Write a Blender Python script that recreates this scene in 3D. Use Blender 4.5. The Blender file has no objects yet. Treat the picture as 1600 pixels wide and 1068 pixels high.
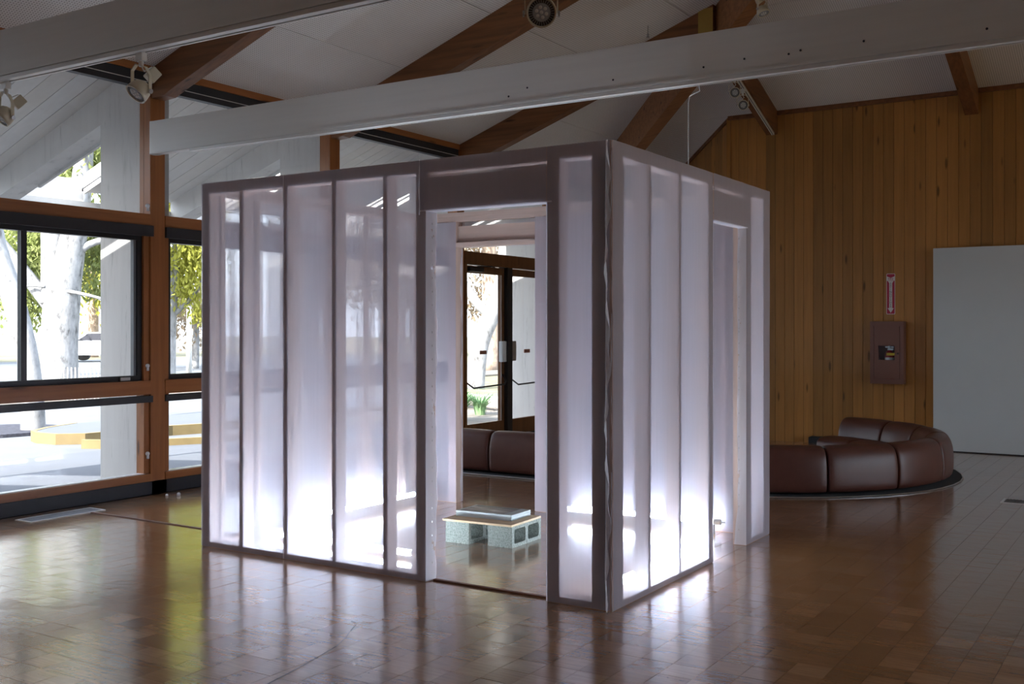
import bpy, bmesh, math, random
from mathutils import Vector, Matrix, Quaternion
R = math.radians
SC = bpy.context.scene
COL = SC.collection
random.seed(7)

# ------------------------------------------------------------------ camera
CAMP = Vector((2.4946, -4.8903, 1.4694)); YAW = 0.566543; FPX = 1645.34; HZ = 513.24
cam = bpy.data.objects.new('camera', bpy.data.cameras.new('camera'))
COL.objects.link(cam)
cam.location = CAMP
cam.rotation_euler = (R(90), 0, YAW)
cam.data.sensor_width = 36.0
cam.data.lens = FPX / 1600 * 36.0
cam.data.shift_y = -(534 - HZ) / 1600
cam.data.clip_end = 500
SC.camera = cam

# ------------------------------------------------------------------ sky, sun, exposure
SUN_DIR = Vector((0.02, -1.0, 0.77)).normalized()
world = bpy.data.worlds.new('sky'); SC.world = world
world.use_nodes = True
wn = world.node_tree; wn.nodes.clear()
wo = wn.nodes.new('ShaderNodeOutputWorld'); wb = wn.nodes.new('ShaderNodeBackground')
ws = wn.nodes.new('ShaderNodeTexSky'); ws.sky_type = 'NISHITA'; ws.sun_disc = False
ws.sun_elevation = R(37); ws.sun_rotation = R(186); ws.air_density = 1.0; ws.dust_density = 3.0
wm = wn.nodes.new('ShaderNodeMix'); wm.data_type = 'RGBA'; wm.inputs[0].default_value = 0.4
wm.inputs[7].default_value = (10.4, 11.4, 13.0, 1)
wn.links.new(ws.outputs[0], wm.inputs[6]); wn.links.new(wm.outputs[2], wb.inputs[0])
wb.inputs[1].default_value = 0.30
wn.links.new(wb.outputs[0], wo.inputs[0])
sun = bpy.data.objects.new('sun', bpy.data.lights.new('sun', 'SUN')); COL.objects.link(sun)
sun.data.energy = 7.5; sun.data.angle = R(0.6); sun.data.color = (1.0, 0.95, 0.88)
sun.rotation_euler = SUN_DIR.to_track_quat('Z', 'Y').to_euler()
sun.location = (0, -20, 20)
LAMP_POWER = 42.0
SC.view_settings.view_transform = 'Standard'; SC.view_settings.look = 'None'
SC.view_settings.gamma = 1.0; SC.view_settings.use_curve_mapping = False
SC.view_settings.exposure = 1.5
SC.cycles.use_denoising = True
SC.cycles.max_bounces = 14; SC.cycles.transparent_max_bounces = 40
SC.cycles.diffuse_bounces = 6; SC.cycles.transmission_bounces = 10; SC.cycles.glossy_bounces = 5
SC.cycles.caustics_reflective = False; SC.cycles.caustics_refractive = False
SC.cycles.sample_clamp_indirect = 8.0

# ------------------------------------------------------------------ materials
def mat(name):
    m = bpy.data.materials.new(name); m.use_nodes = True
    nt = m.node_tree
    return m, nt, nt.nodes['Principled BSDF']
def N(nt, t, **kw):
    n = nt.nodes.new('ShaderNode' + t)
    for k, v in kw.items(): setattr(n, k, v)
    return n
def L(nt, a, b): nt.links.new(a, b)
def coords(nt, scale=(1, 1, 1), rot=(0, 0, 0)):
    tc = N(nt, 'TexCoord'); mp = N(nt, 'Mapping')
    mp.inputs['Scale'].default_value = scale; mp.inputs['Rotation'].default_value = rot
    L(nt, tc.outputs['Object'], mp.inputs[0])
    return mp.outputs[0]
def ramp(nt, fac, stops):
    r = N(nt, 'ValToRGB'); e = r.color_ramp.elements
    while len(e) < len(stops): e.new(0.5)
    for i, (p, c) in enumerate(stops):
        e[i].position = p; e[i].color = (*c, 1) if len(c) == 3 else c
    L(nt, fac, r.inputs[0]); return r.outputs[0]
def noise(nt, vec, scale, detail=4, rough=0.55):
    n = N(nt, 'TexNoise'); n.inputs['Scale'].default_value = scale
    n.inputs['Detail'].default_value = detail; n.inputs['Roughness'].default_value = rough
    L(nt, vec, n.inputs['Vector']); return n.outputs['Fac']
def mixc(nt, fac, a, b, mode='MIX'):
    m = N(nt, 'Mix'); m.data_type = 'RGBA'; m.blend_type = mode
    for sock, v in ((m.inputs[0], fac), (m.inputs[6], a), (m.inputs[7], b)):
        if hasattr(v, 'is_linked'): L(nt, v, sock)
        elif isinstance(v, (int, float)): sock.default_value = v
        else: sock.default_value = (*v, 1)
    return m.outputs[2]
def bump(nt, p, h, strength=0.2, dist=0.01):
    b = N(nt, 'Bump'); b.inputs['Strength'].default_value = strength; b.inputs['Distance'].default_value = dist
    L(nt, h, b.inputs['Height']); L(nt, b.outputs[0], p.inputs['Normal'])
def flat(name, col, rough=0.5, metal=0.0, spec=0.5, nz=0.0, nscale=30):
    m, nt, p = mat(name)
    p.inputs['Base Color'].default_value = (*col, 1); p.inputs['Roughness'].default_value = rough
    p.inputs['Metallic'].default_value = metal; p.inputs['Specular IOR Level'].default_value = spec
    if nz:
        f = noise(nt, coords(nt), nscale, 5)
        c = ramp(nt, f, [(0.3, [x * (1 - nz) for x in col]), (0.7, [min(1, x * (1 + nz)) for x in col])])
        L(nt, c, p.inputs['Base Color'])
    return m
def wood(name, col, axis='Z', rough=0.45, contrast=0.35, vary=0.0, knots=True, spec=0.4, rot=(0, 0, 0)):
    m, nt, p = mat(name)
    s = {'X': (0.7, 14, 14), 'Y': (14, 0.7, 14), 'Z': (14, 14, 0.7)}[axis]
    s2 = {'X': (1.2, 7, 7), 'Y': (7, 1.2, 7), 'Z': (7, 7, 1.6)}[axis]
    oi = N(nt, 'ObjectInfo')
    tc = N(nt, 'TexCoord'); add = N(nt, 'VectorMath', operation='ADD')
    mul = N(nt, 'VectorMath', operation='SCALE'); mul.inputs[0].default_value = (13.1, 7.7, 5.3)
    L(nt, oi.outputs['Random'], mul.inputs['Scale'])
    L(nt, tc.outputs['Object'], add.inputs[0]); L(nt, mul.outputs[0], add.inputs[1])
    def mp(sc):
        q = N(nt, 'Mapping'); q.inputs['Scale'].default_value = sc; q.inputs['Rotation'].default_value = rot
        L(nt, add.outputs[0], q.inputs[0]); return q.outputs[0]
    f = noise(nt, mp(s), 1.6, 6, 0.6)
    c = ramp(nt, f, [(0.25, [x * (1 - contrast) for x in col]), (0.55, col), (0.8, [min(1, x * (1 + contrast * 0.6)) for x in col])])
    if knots:
        v = N(nt, 'TexVoronoi'); v.inputs['Scale'].default_value = 1.0; L(nt, mp(s2), v.inputs['Vector'])
        k = ramp(nt, v.outputs['Distance'], [(0.0, (1, 1, 1)), (0.07, (1, 1, 1)), (0.14, (0, 0, 0))])
        c = mixc(nt, k, c, [x * 0.35 for x in col])
    if vary:
        r = ramp(nt, oi.outputs['Random'], [(0, [1 - vary] * 3), (0.5, (1, 0.97, 0.93)), (1, [1 + vary * 0.6, 1 + vary * 0.5, 1 + vary * 0.4])])
        c = mixc(nt, 1.0, c, r, 'MULTIPLY')
    L(nt, c, p.inputs['Base Color'])
    p.inputs['Roughness'].default_value = rough; p.inputs['Specular IOR Level'].default_value = spec
    bump(nt, p, f, 0.12, 0.004)
    return m
M = {}
M['plank'] = wood('cedar_plank', (0.44, 0.205, 0.055), 'Z', 0.42, 0.2, 0.26)
M['frame'] = wood('stained_window_wood_y', (0.36, 0.135, 0.042), 'Y', 0.4, 0.3)
M['post'] = wood('stained_window_wood_z', (0.36, 0.135, 0.042), 'Z', 0.4, 0.3)
M['rafter'] = wood('dark_stained_rafter_x', (0.22, 0.09, 0.033), 'X', 0.5, 0.45)
M['jack'] = wood('dark_stained_rafter_y', (0.22, 0.09, 0.033), 'Y', 0.5, 0.45)
M['hip'] = wood('dark_stained_rafter_diagonal', (0.30, 0.13, 0.052), 'X', 0.5, 0.4, rot=(0, 0, R(45)))
M['brown_metal'] = flat('brown_metal', (0.10, 0.042, 0.016), 0.4, 0.0, 0.5, 0.15)
M['door_wood'] = wood('dark_door_wood', (0.17, 0.07, 0.024), 'Z', 0.38, 0.3)
M['pine_z'] = wood('whitewashed_pine_z', (0.62, 0.48, 0.42), 'Z', 0.6, 0.15)
M['pine_x'] = wood('whitewashed_pine_x', (0.62, 0.48, 0.42), 'X', 0.6, 0.15)
M['pine_y'] = wood('whitewashed_pine_y', (0.62, 0.48, 0.42), 'Y', 0.6, 0.15)
M['ply'] = wood('plywood', (0.62, 0.45, 0.27), 'X', 0.6, 0.18, knots=False)
M['white'] = flat('white_paint', (0.72, 0.72, 0.70), 0.45, 0, 0.4, 0.03, 6)
M['beam'] = wood('white_painted_beam', (0.74, 0.74, 0.72), 'X', 0.5, 0.05, knots=False)
M['track'] = flat('white_track_metal', (0.72, 0.72, 0.70), 0.35)
M['slot'] = flat('dark_track_slot', (0.02, 0.02, 0.03), 0.5)
M['black'] = flat('black_aluminium', (0.018, 0.017, 0.017), 0.38, 0.0, 0.5, 0.1)
M['shade'] = flat('charcoal_shade_box', (0.035, 0.034, 0.036), 0.5, 0, 0.4)
M['base'] = flat('black_rubber_base', (0.02, 0.02, 0.024), 0.55)
M['cream'] = flat('cream_enamel', (0.66, 0.60, 0.47), 0.35)
M['steel'] = flat('brushed_steel', (0.5, 0.5, 0.5), 0.3, 0.9)
M['jamb_grey'] = flat('grey_aluminium', (0.16, 0.165, 0.17), 0.5)
M['gold'] = flat('olive_steel_hanger', (0.42, 0.27, 0.06), 0.45, 0.2)
M['grey_glass'] = flat('frosted_lamp_lens', (0.42, 0.44, 0.47), 0.25, 0, 0.6)
M['fin'] = flat('dark_reflector_ring', (0.06, 0.055, 0.05), 0.4)
M['leather'] = flat('brown_leather', (0.10, 0.036, 0.025), 0.36, 0, 0.38, 0.1, 8)
M['carpet'] = flat('dark_grey_carpet', (0.085, 0.09, 0.095), 0.95, 0, 0.1, 0.3, 220)
M['partition'] = flat('partition_white', (0.62, 0.65, 0.66), 0.6, 0, 0.3, 0.02, 3)
M['cabinet'] = flat('brown_enamel', (0.19, 0.085, 0.062), 0.45, 0, 0.4)
M['red'] = flat('red_enamel', (0.35, 0.012, 0.012), 0.3)
M['sign_red'] = flat('sign_red', (0.42, 0.012, 0.05), 0.4)
M['sign_white'] = flat('sign_white', (0.78, 0.74, 0.74), 0.45)
M['yellow'] = flat('yellow_tag', (0.75, 0.5, 0.03), 0.6)
M['print_margin'] = flat('paper_white', (0.52, 0.57, 0.56), 0.6, 0, 0.3)
M['plastic'] = flat('white_plastic', (0.75, 0.78, 0.8), 0.35)
M['cord'] = flat('brown_cord_strip', (0.17, 0.055, 0.022), 0.45)
M['pavement'] = flat('shade_toned_paving', (0.098, 0.103, 0.116), 0.85, 0, 0.2, 0.06, 1.2)  # building shade put into the colour: darker and bluer than sunlit concrete
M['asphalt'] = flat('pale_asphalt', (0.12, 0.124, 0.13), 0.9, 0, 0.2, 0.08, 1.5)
M['yellow_paint'] = flat('yellow_kerb_paint', (0.19, 0.142, 0.068), 0.7, 0, 0.2, 0.12, 5)
M['sand'] = flat('sandy_ground', (0.16, 0.142, 0.124), 0.95, 0, 0.1, 0.2, 3)
M['lawn'] = flat('dry_lawn', (0.17, 0.155, 0.10), 0.95, 0, 0.1, 0.25, 2)
M['log'] = flat('weathered_log', (0.42, 0.38, 0.36), 0.9, 0, 0.1, 0.25, 12)
M['stucco'] = flat('white_stucco', (0.62, 0.6, 0.56), 0.9)
M['car'] = flat('white_car_paint', (0.75, 0.75, 0.76), 0.3)
M['brick_red'] = flat('red_brown_sign', (0.30, 0.12, 0.08), 0.7)
M['soil'] = flat('dark_mulch', (0.045, 0.045, 0.055), 0.95, 0, 0.1, 0.4, 15)

def block_material():
    m, nt, p = mat('cinder_block')
    f = noise(nt, coords(nt), 85, 3, 0.8)
    c = ramp(nt, f, [(0.35, (0.13, 0.155, 0.135)), (0.5, (0.27, 0.30, 0.265)), (0.7, (0.38, 0.41, 0.365))])
    L(nt, c, p.inputs['Base Color']); p.inputs['Roughness'].default_value = 0.95
    bump(nt, p, f, 0.5, 0.004); return m
M['block'] = block_material()

def concrete_material():
    # white painted board formed concrete with dark vertical drips
    m, nt, p = mat('white_board_formed_concrete')
    f = noise(nt, coords(nt, (9, 9, 0.9)), 1.0, 6, 0.65)
    g = noise(nt, coords(nt, (22, 22, 3)), 1.0, 4, 0.6)
    a = ramp(nt, f, [(0.30, (0.46, 0.455, 0.44)), (0.42, (0.60, 0.59, 0.57)), (0.7, (0.64, 0.63, 0.605))])
    k = ramp(nt, g, [(0.24, (0.45, 0.45, 0.45)), (0.36, (1, 1, 1))])
    L(nt, mixc(nt, 0.6, a, k, 'MULTIPLY'), p.inputs['Base Color'])
    p.inputs['Roughness'].default_value = 0.75; p.inputs['Specular IOR Level'].default_value = 0.25
    bump(nt, p, f, 0.25, 0.006); return m
M['concrete'] = concrete_material()
M['soffit'] = wood('white_soffit_board', (0.66, 0.65, 0.625), 'X', 0.65, 0.06, 0.05, knots=False, spec=0.25)

def acoustic_material():
    # perforated white acoustic board: rows of small round holes
    m, nt, p = mat('perforated_acoustic_board')
    tc = N(nt, 'TexCoord'); sx = N(nt, 'SeparateXYZ'); L(nt, tc.outputs['Object'], sx.inputs[0])
    def cell(out):
        a = N(nt, 'Math', operation='MULTIPLY'); a.inputs[1].default_value = 1 / 0.024; L(nt, out, a.inputs[0])
        b = N(nt, 'Math', operation='FRACT'); L(nt, a.outputs[0], b.inputs[0])
        c = N(nt, 'Math', operation='SUBTRACT'); c.inputs[1].default_value = 0.5; L(nt, b.outputs[0], c.inputs[0])
        d = N(nt, 'Math', operation='MULTIPLY'); L(nt, c.outputs[0], d.inputs[0]); L(nt, c.outputs[0], d.inputs[1])
        return d.outputs[0]
    s = N(nt, 'Math', operation='ADD'); L(nt, cell(sx.outputs['X']), s.inputs[0]); L(nt, cell(sx.outputs['Y']), s.inputs[1])
    k = ramp(nt, s.outputs[0], [(0.0, (1, 1, 1)), (0.02, (1, 1, 1)), (0.05, (0, 0, 0))])
    f = noise(nt, coords(nt), 1.1, 3)
    base = ramp(nt, f, [(0.3, (0.77, 0.75, 0.73)), (0.7, (0.81, 0.79, 0.77))])
    L(nt, mixc(nt, k, base, (0.16, 0.14, 0.13)), p.inputs['Base Color'])
    p.inputs['Roughness'].default_value = 0.85; p.inputs['Specular IOR Level'].default_value = 0.15
    return m
M['acoustic'] = acoustic_material()

def tile_material(name, from_attr):
    m, nt, p = mat(name)
    if from_attr:
        at = N(nt, 'Attribute'); at.attribute_name = 'tone'; t = at.outputs['Fac']
    else:
        oi = N(nt, 'ObjectInfo'); t = oi.outputs['Random']
    geo = N(nt, 'NewGeometry')
    mp = N(nt, 'Mapping'); mp.inputs['Scale'].default_value = (1, 1, 1); L(nt, geo.outputs['Position'], mp.inputs[0])
    w = N(nt, 'Mapping'); w.inputs['Scale'].default_value = (5, 60, 1); L(nt, geo.outputs['Position'], w.inputs[0])
    c = ramp(nt, t, [(0.0, (0.29, 0.152, 0.078)), (0.4, (0.345, 0.185, 0.096)), (0.75, (0.385, 0.21, 0.11)), (1.0, (0.45, 0.255, 0.14))])
    g = noise(nt, w.outputs[0], 1.0, 5, 0.6)
    gr = ramp(nt, g, [(0.3, (0.78, 0.78, 0.78)), (0.7, (1.15, 1.15, 1.15))])
    L(nt, mixc(nt, 0.8, c, gr, 'MULTIPLY'), p.inputs['Base Color'])
    sc = noise(nt, mp.outputs[0], 1.7, 5, 0.6)
    rr = N(nt, 'MapRange'); rr.inputs[1].default_value = 0.3; rr.inputs[2].default_value = 0.7
    rr.inputs[3].default_value = 0.13; rr.inputs[4].default_value = 0.21
    L(nt, sc, rr.inputs[0]); L(nt, rr.outputs[0], p.inputs['Roughness'])
    p.inputs['Specular IOR Level'].default_value = 0.6
    p.inputs['Coat Weight'].default_value = 0.85; p.inputs['Coat Roughness'].default_value = 0.15
    h = noise(nt, mp.outputs[0], 9.0, 3, 0.5)
    bump(nt, p, h, 0.22, 0.006); nt.links.new(p.inputs['Normal'].links[0].from_socket, p.inputs['Coat Normal'])
    return m
M['tile'] = tile_material('parquet_tile', False)
M['tile_far'] = tile_material('parquet_tile_far', True)
M['grout'] = flat('dark_floor_joint', (0.035, 0.018, 0.01), 0.6)

def glass_material(name, tint=(0.93, 0.95, 0.96), refl=1.0):
    m, nt, p = mat(name); nt.nodes.remove(p)
    out = nt.nodes['Material Output']
    t = N(nt, 'BsdfTransparent'); t.inputs[0].default_value = (*tint, 1)
    g = N(nt, 'BsdfGlossy'); g.inputs['Roughness'].default_value = 0.01
    fr = N(nt, 'Fresnel'); fr.inputs[0].default_value = 1.45
    ml = N(nt, 'Math', operation='MULTIPLY'); ml.inputs[1].default_value = refl; L(nt, fr.outputs[0], ml.inputs[0])
    # one reflecting face only: the far face of the pane just lets light out
    ge = N(nt, 'NewGeometry'); iv = N(nt, 'Math', operation='SUBTRACT'); iv.inputs[0].default_value = 1.0; L(nt, ge.outputs['Backfacing'], iv.inputs[1])
    m2 = N(nt, 'Math', operation='MULTIPLY'); L(nt, ml.outputs[0], m2.inputs[0]); L(nt, iv.outputs[0], m2.inputs[1]); ml = m2
    mx = N(nt, 'MixShader'); L(nt, ml.outputs[0], mx.inputs[0]); L(nt, t.outputs[0], mx.inputs[1]); L(nt, g.outputs[0], mx.inputs[2])
    L(nt, mx.outputs[0], out.inputs[0]); return m
M['glass'] = glass_material('window_glass')

def fabric_material(name, see=0.42, tint=(0.93, 0.91, 0.96), blur=0.0):
    # thin woven scrim: part open weave, part translucent thread
    m, nt, p = mat(name); nt.nodes.remove(p)
    out = nt.nodes['Material Output']
    tr = N(nt, 'BsdfTransparent'); tr.inputs[0].default_value = (0.97, 0.96, 0.98, 1)
    tl = N(nt, 'BsdfTranslucent'); tl.inputs[0].default_value = (*[x * 0.92 for x in tint], 1)
    df = N(nt, 'BsdfDiffuse'); df.inputs[0].default_value = (*[x * 0.88 for x in tint], 1)
    f = noise(nt, coords(nt, (60, 60, 2.0)), 1.0, 3)
    mr = N(nt, 'MapRange'); mr.inputs[1].default_value = 0.3; mr.inputs[2].default_value = 0.7
    mr.inputs[3].default_value = see - 0.012; mr.inputs[4].default_value = see + 0.012; L(nt, f, mr.inputs[0])
    if blur:
        rf = N(nt, 'BsdfRefraction'); rf.inputs['IOR'].default_value = 1.03; rf.inputs['Roughness'].default_value = blur
        rf.inputs[0].default_value = (0.97, 0.96, 0.98, 1)
        q = N(nt, 'MixShader'); q.inputs[0].default_value = 0.45; L(nt, tr.outputs[0], q.inputs[1]); L(nt, rf.outputs[0], q.inputs[2]); tr = q
    a = N(nt, 'MixShader'); a.inputs[0].default_value = 0.5; L(nt, df.outputs[0], a.inputs[1]); L(nt, tl.outputs[0], a.inputs[2])
    b = N(nt, 'MixShader'); L(nt, mr.outputs[0], b.inputs[0]); L(nt, a.outputs[0], b.inputs[1]); L(nt, tr.outputs[0], b.inputs[2])
    L(nt, b.outputs[0], out.inputs[0]); return m
M['fabric'] = fabric_material('translucent_scrim', 0.42, (0.89, 0.875, 1.0), 0.09)
M['fabric_fold'] = fabric_material('folded_scrim', 0.06, (1.0, 1.0, 1.06))

def emit(name, col, s):
    m, nt, p = mat(name)
    p.inputs['Base Color'].default_value = (0.8, 0.8, 0.8, 1)
    p.inputs['Emission Color'].default_value = (*col, 1); p.inputs['Emission Strength'].default_value = s
    return m
M['lamp'] = emit('cool_white_tube', (0.70, 0.84, 1.0), LAMP_POWER)

def bark_material(name, a, b, c):
    m, nt, p = mat(name)
    f = noise(nt, coords(nt, (3, 3, 1.4)), 2.2, 6, 0.65)
    L(nt, ramp(nt, f, [(0.33, a), (0.45, b), (0.7, c)]), p.inputs['Base Color'])
    p.inputs['Roughness'].default_value = 0.9; p.inputs['Specular IOR Level'].default_value = 0.1
    bump(nt, p, f, 0.4, 0.03); return m
M['bark'] = bark_material('pale_mottled_bark', (0.09, 0.087, 0.085), (0.21, 0.207, 0.205), (0.31, 0.307, 0.305))
M['bark_brown'] = bark_material('brown_bark', (0.14, 0.10, 0.08), (0.28, 0.21, 0.16), (0.36, 0.28, 0.22))
def leaf_material(name, col, col2, trans=0.5):
    m, nt, p = mat(name); nt.nodes.remove(p)
    out = nt.nodes['Material Output']
    f = noise(nt, coords(nt), 3.0, 3)
    c = ramp(nt, f, [(0.35, col), (0.65, col2)])
    d = N(nt, 'BsdfDiffuse'); t = N(nt, 'BsdfTranslucent'); L(nt, c, d.inputs[0]); L(nt, c, t.inputs[0])
    x = N(nt, 'MixShader'); x.inputs[0].default_value = trans
    L(nt, d.outputs[0], x.inputs[1]); L(nt, t.outputs[0], x.inputs[2]); L(nt, x.outputs[0], out.inputs[0]); return m
M['leaf'] = leaf_material('fresh_green_leaf', (0.20, 0.24, 0.07), (0.31, 0.34, 0.14))
M['leaf_yellow'] = leaf_material('yellow_green_leaf', (0.34, 0.34, 0.06), (0.42, 0.41, 0.10))
M['leaf_orange'] = leaf_material('autumn_leaf', (0.26, 0.19, 0.125), (0.32, 0.265, 0.19))
M['blade'] = leaf_material('strappy_blade', (0.14, 0.26, 0.12), (0.26, 0.38, 0.20), 0.3)

# ------------------------------------------------------------------ mesh helpers
ORG = {}
class MB:
    def __init__(s): s.v = []; s.f = []
    def add(s, vs, fs):
        n = len(s.v); s.v += [tuple(v) for v in vs]; s.f += [tuple(n + i for i in f) for f in fs]; return s
    def box(s, x0, x1, y0, y1, z0, z1):
        x0, x1 = min(x0, x1), max(x0, x1); y0, y1 = min(y0, y1), max(y0, y1); z0, z1 = min(z0, z1), max(z0, z1)
        return s.add([(x0, y0, z0), (x1, y0, z0), (x1, y1, z0), (x0, y1, z0), (x0, y0, z1), (x1, y0, z1), (x1, y1, z1), (x0, y1, z1)],
                     [(0, 3, 2, 1), (4, 5, 6, 7), (0, 1, 5, 4), (1, 2, 6, 5), (2, 3, 7, 6), (3, 0, 4, 7)])
    def prism(s, poly, d):
        # closed 3D polygon extruded along vector d
        n = len(poly); d = Vector(d); P = [Vector(p) for p in poly]
        return s.add(P + [p + d for p in P], [tuple(range(n - 1, -1, -1)), tuple(range(n, 2 * n))] + [(i, (i + 1) % n, n + (i + 1) % n, n + i) for i in range(n)])
    def tube(s, pts, rad, n=10, cap=True):
        P = [Vector(p) for p in pts]; rs = rad if isinstance(rad, (list, tuple)) else [rad] * len(P)
        rings = []; up = None
        for i, p in enumerate(P):
            t = (P[min(i + 1, len(P) - 1)] - P[max(i - 1, 0)]).normalized()
            if up is None: up = t.orthogonal().normalized()
            up = (up - t * up.dot(t)).normalized(); b = t.cross(up)
            rings.append([p + (up * math.cos(2 * math.pi * k / n) + b * math.sin(2 * math.pi * k / n)) * rs[i] for k in range(n)])
        vs = [q for r in rings for q in r]; fs = []
        for i in range(len(P) - 1):
            for k in range(n):
                fs.append((i * n + k, i * n + (k + 1) % n, (i + 1) * n + (k + 1) % n, (i + 1) * n + k))
        if cap: fs += [tuple(range(n - 1, -1, -1)), tuple((len(P) - 1) * n + k for k in range(n))]
        return s.add(vs, fs)
    def lathe(s, prof, o, ax, n=24):
        # profile (distance along axis, radius) spun about axis ax through o
        o = Vector(o); ax = Vector(ax).normalized(); u = ax.orthogonal().normalized(); w = ax.cross(u)
        vs = []; fs = []
        for d, r in prof:
            for k in range(n):
                a = 2 * math.pi * k / n; vs.append(o + ax * d + (u * math.cos(a) + w * math.sin(a)) * r)
        for i in range(len(prof) - 1):
            for k in range(n):
                fs.append((i * n + k, i * n + (k + 1) % n, (i + 1) * n + (k + 1) % n, (i + 1) * n + k))
        fs += [tuple(range(n - 1, -1, -1)), tuple((len(prof) - 1) * n + k for k in range(n))]
        return s.add(vs, fs)
    def build(s, name, m, parent=None, smooth=False, bevel=0.0, label=None, kind=None, org=None):
        o0 = ORG[parent.name] if parent is not None else Vector(org or (0, 0, 0))
        me = bpy.data.meshes.new(name)
        me.from_pydata([(v[0] - o0.x, v[1] - o0.y, v[2] - o0.z) for v in s.v], [], s.f)
        me.materials.append(m)
        if bevel or smooth:
            bm = bmesh.new(); bm.from_mesh(me)
            bmesh.ops.recalc_face_normals(bm, faces=bm.faces)
            if bevel: bmesh.ops.bevel(bm, geom=list(bm.edges), offset=bevel, segments=2, affect='EDGES', clamp_overlap=True)
            bm.to_mesh(me); bm.free()
        if smooth:
            for p in me.polygons: p.use_smooth = True
        ob = bpy.data.objects.new(name, me); COL.objects.link(ob)
        ORG[ob.name] = o0.copy()
        if parent is not None: ob.parent = parent
        else: ob.location = o0
        if label: ob['label'] = label
        if kind: ob['kind'] = kind
        return ob
def box(name, m, x0, x1, y0, y1, z0, z1, parent=None, **kw):
    return MB().box(x0, x1, y0, y1, z0, z1).build(name, m, parent, **kw)
def empty(name, loc, kind=None):
    o = bpy.data.objects.new(name, None); COL.objects.link(o); o.location = loc
    o.empty_display_size = 0.1; ORG[o.name] = Vector(loc)
    if kind: o['kind'] = kind
    return o
def tag(o, label, cat, group=None):
    o['label'] = label; o['category'] = cat
    if group: o['group'] = group
    return o
def thing(name, loc, label, cat, group=None): return tag(empty(name, loc), label, cat, group)
def copy_tree(o, parent=None):
    c = o.copy(); COL.objects.link(c); c.parent = parent
    ORG[c.name] = ORG[o.name].copy()
    for ch in list(o.children): copy_tree(ch, c)
    return c

# ------------------------------------------------------------------ key dimensions (metres)
WX = -5.25                      # inner face of window wall
WY = 8.65                       # face of plank wall
PITCH = 0.358
def z_win(x): return 3.79 + PITCH * (x - WX)
def z_wood(y): return 4.32 + PITCH * (WY - y)
HIPC = 4.36                     # x + y on the hip line
RIDGE = 2.3
POSTS = [-5.68, -3.33, -0.98, 1.37, 3.71, 6.07, 8.42]
EASTX = 2 * RIDGE - WX
SOUTHY = -7.5

# ------------------------------------------------------------------ floor
floor = box('floor', M['grout'], WX - 0.1, EASTX, SOUTHY, 10.3, -0.12, -0.004); floor['kind'] = 'structure'
T = 0.1525
Fv = Vector((-math.sin(YAW), math.cos(YAW))); Rv = Vector((math.cos(YAW), math.sin(YAW)))
def pix(x, y, z=0.0):
    d = Vector((x - CAMP.x, y - CAMP.y)); zc = d.dot(Fv)
    if zc < 0.2: return None
    return 800 + FPX * d.dot(Rv) / zc, HZ - FPX * (z - CAMP.z) / zc
cells = []
nx0, nx1 = int(math.floor((WX) / T)), int(EASTX / T)
ny0, ny1 = int(SOUTHY / T), int(8.6 / T)
for i in range(nx0, nx1):
    for j in range(ny0, ny1 + 8):
        x, y = (i + 0.5) * T, (j + 0.5) * T
        if x - T / 2 < WX + 0.002 : continue
        if y > WY and x > WX + (9.95 - y) + 0.2: continue
        cells.append((x, y))
def in_view(x, y):
    p = pix(x, y)
    return p and -10 < p[0] < 1610 and p[1] < 1085
def hidden(x, y): return -3.1 < x < 0 and 0 < y < 2.45
near = sorted([c for c in cells if in_view(*c) and not hidden(*c)], key=lambda c: (c[0] - CAMP.x) ** 2 + (c[1] - CAMP.y) ** 2)[:300]
nearset = set(near)
g = 0.0009
tm = MB().box(-T / 2 + g, T / 2 - g, -T / 2 + g, T / 2 - g, -0.006, 0.0)
tile0 = tm.build('parquet_tile', M['tile'], floor)
tme = tile0.data
for k, (x, y) in enumerate(near):
    o = tile0 if k == 0 else bpy.data.objects.new('parquet_tile', tme)
    if k: COL.objects.link(o); o.parent = floor
    o.location = (x, y, random.uniform(-0.0003, 0.0003))
    o.rotation_euler = (random.gauss(0, 0.0026), random.gauss(0, 0.0026), 0)
fv, ff, tones = [], [], []
rt = random.Random(11)
for (x, y) in cells:
    if (x, y) in nearset: continue
    a, b, t = rt.gauss(0, 0.0026), rt.gauss(0, 0.0026), rt.random()
    h = T / 2 - g; n = len(fv)
    for z in (0, -0.004):
        for sx, sy in ((-1, -1), (1, -1), (1, 1), (-1, 1)):
            fv.append((x + sx * h, y + sy * h, z + sx * h * a + sy * h * b))
    ff += [(n, n + 1, n + 2, n + 3), (n, n + 4, n + 5, n + 1), (n + 1, n + 5, n + 6, n + 2), (n + 2, n + 6, n + 7, n + 3), (n + 3, n + 7, n + 4, n)]
    tones += [t] * 5
me = bpy.data.meshes.new('parquet_tiles_far'); me.from_pydata(fv, [], ff); me.materials.append(M['tile_far'])
at = me.attributes.new('tone', 'FLOAT', 'FACE'); at.data.foreach_set('value', tones)
o = bpy.data.objects.new('far_parquet_tiles', me); COL.objects.link(o); o.parent = floor; o['kind'] = 'stuff'

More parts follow.
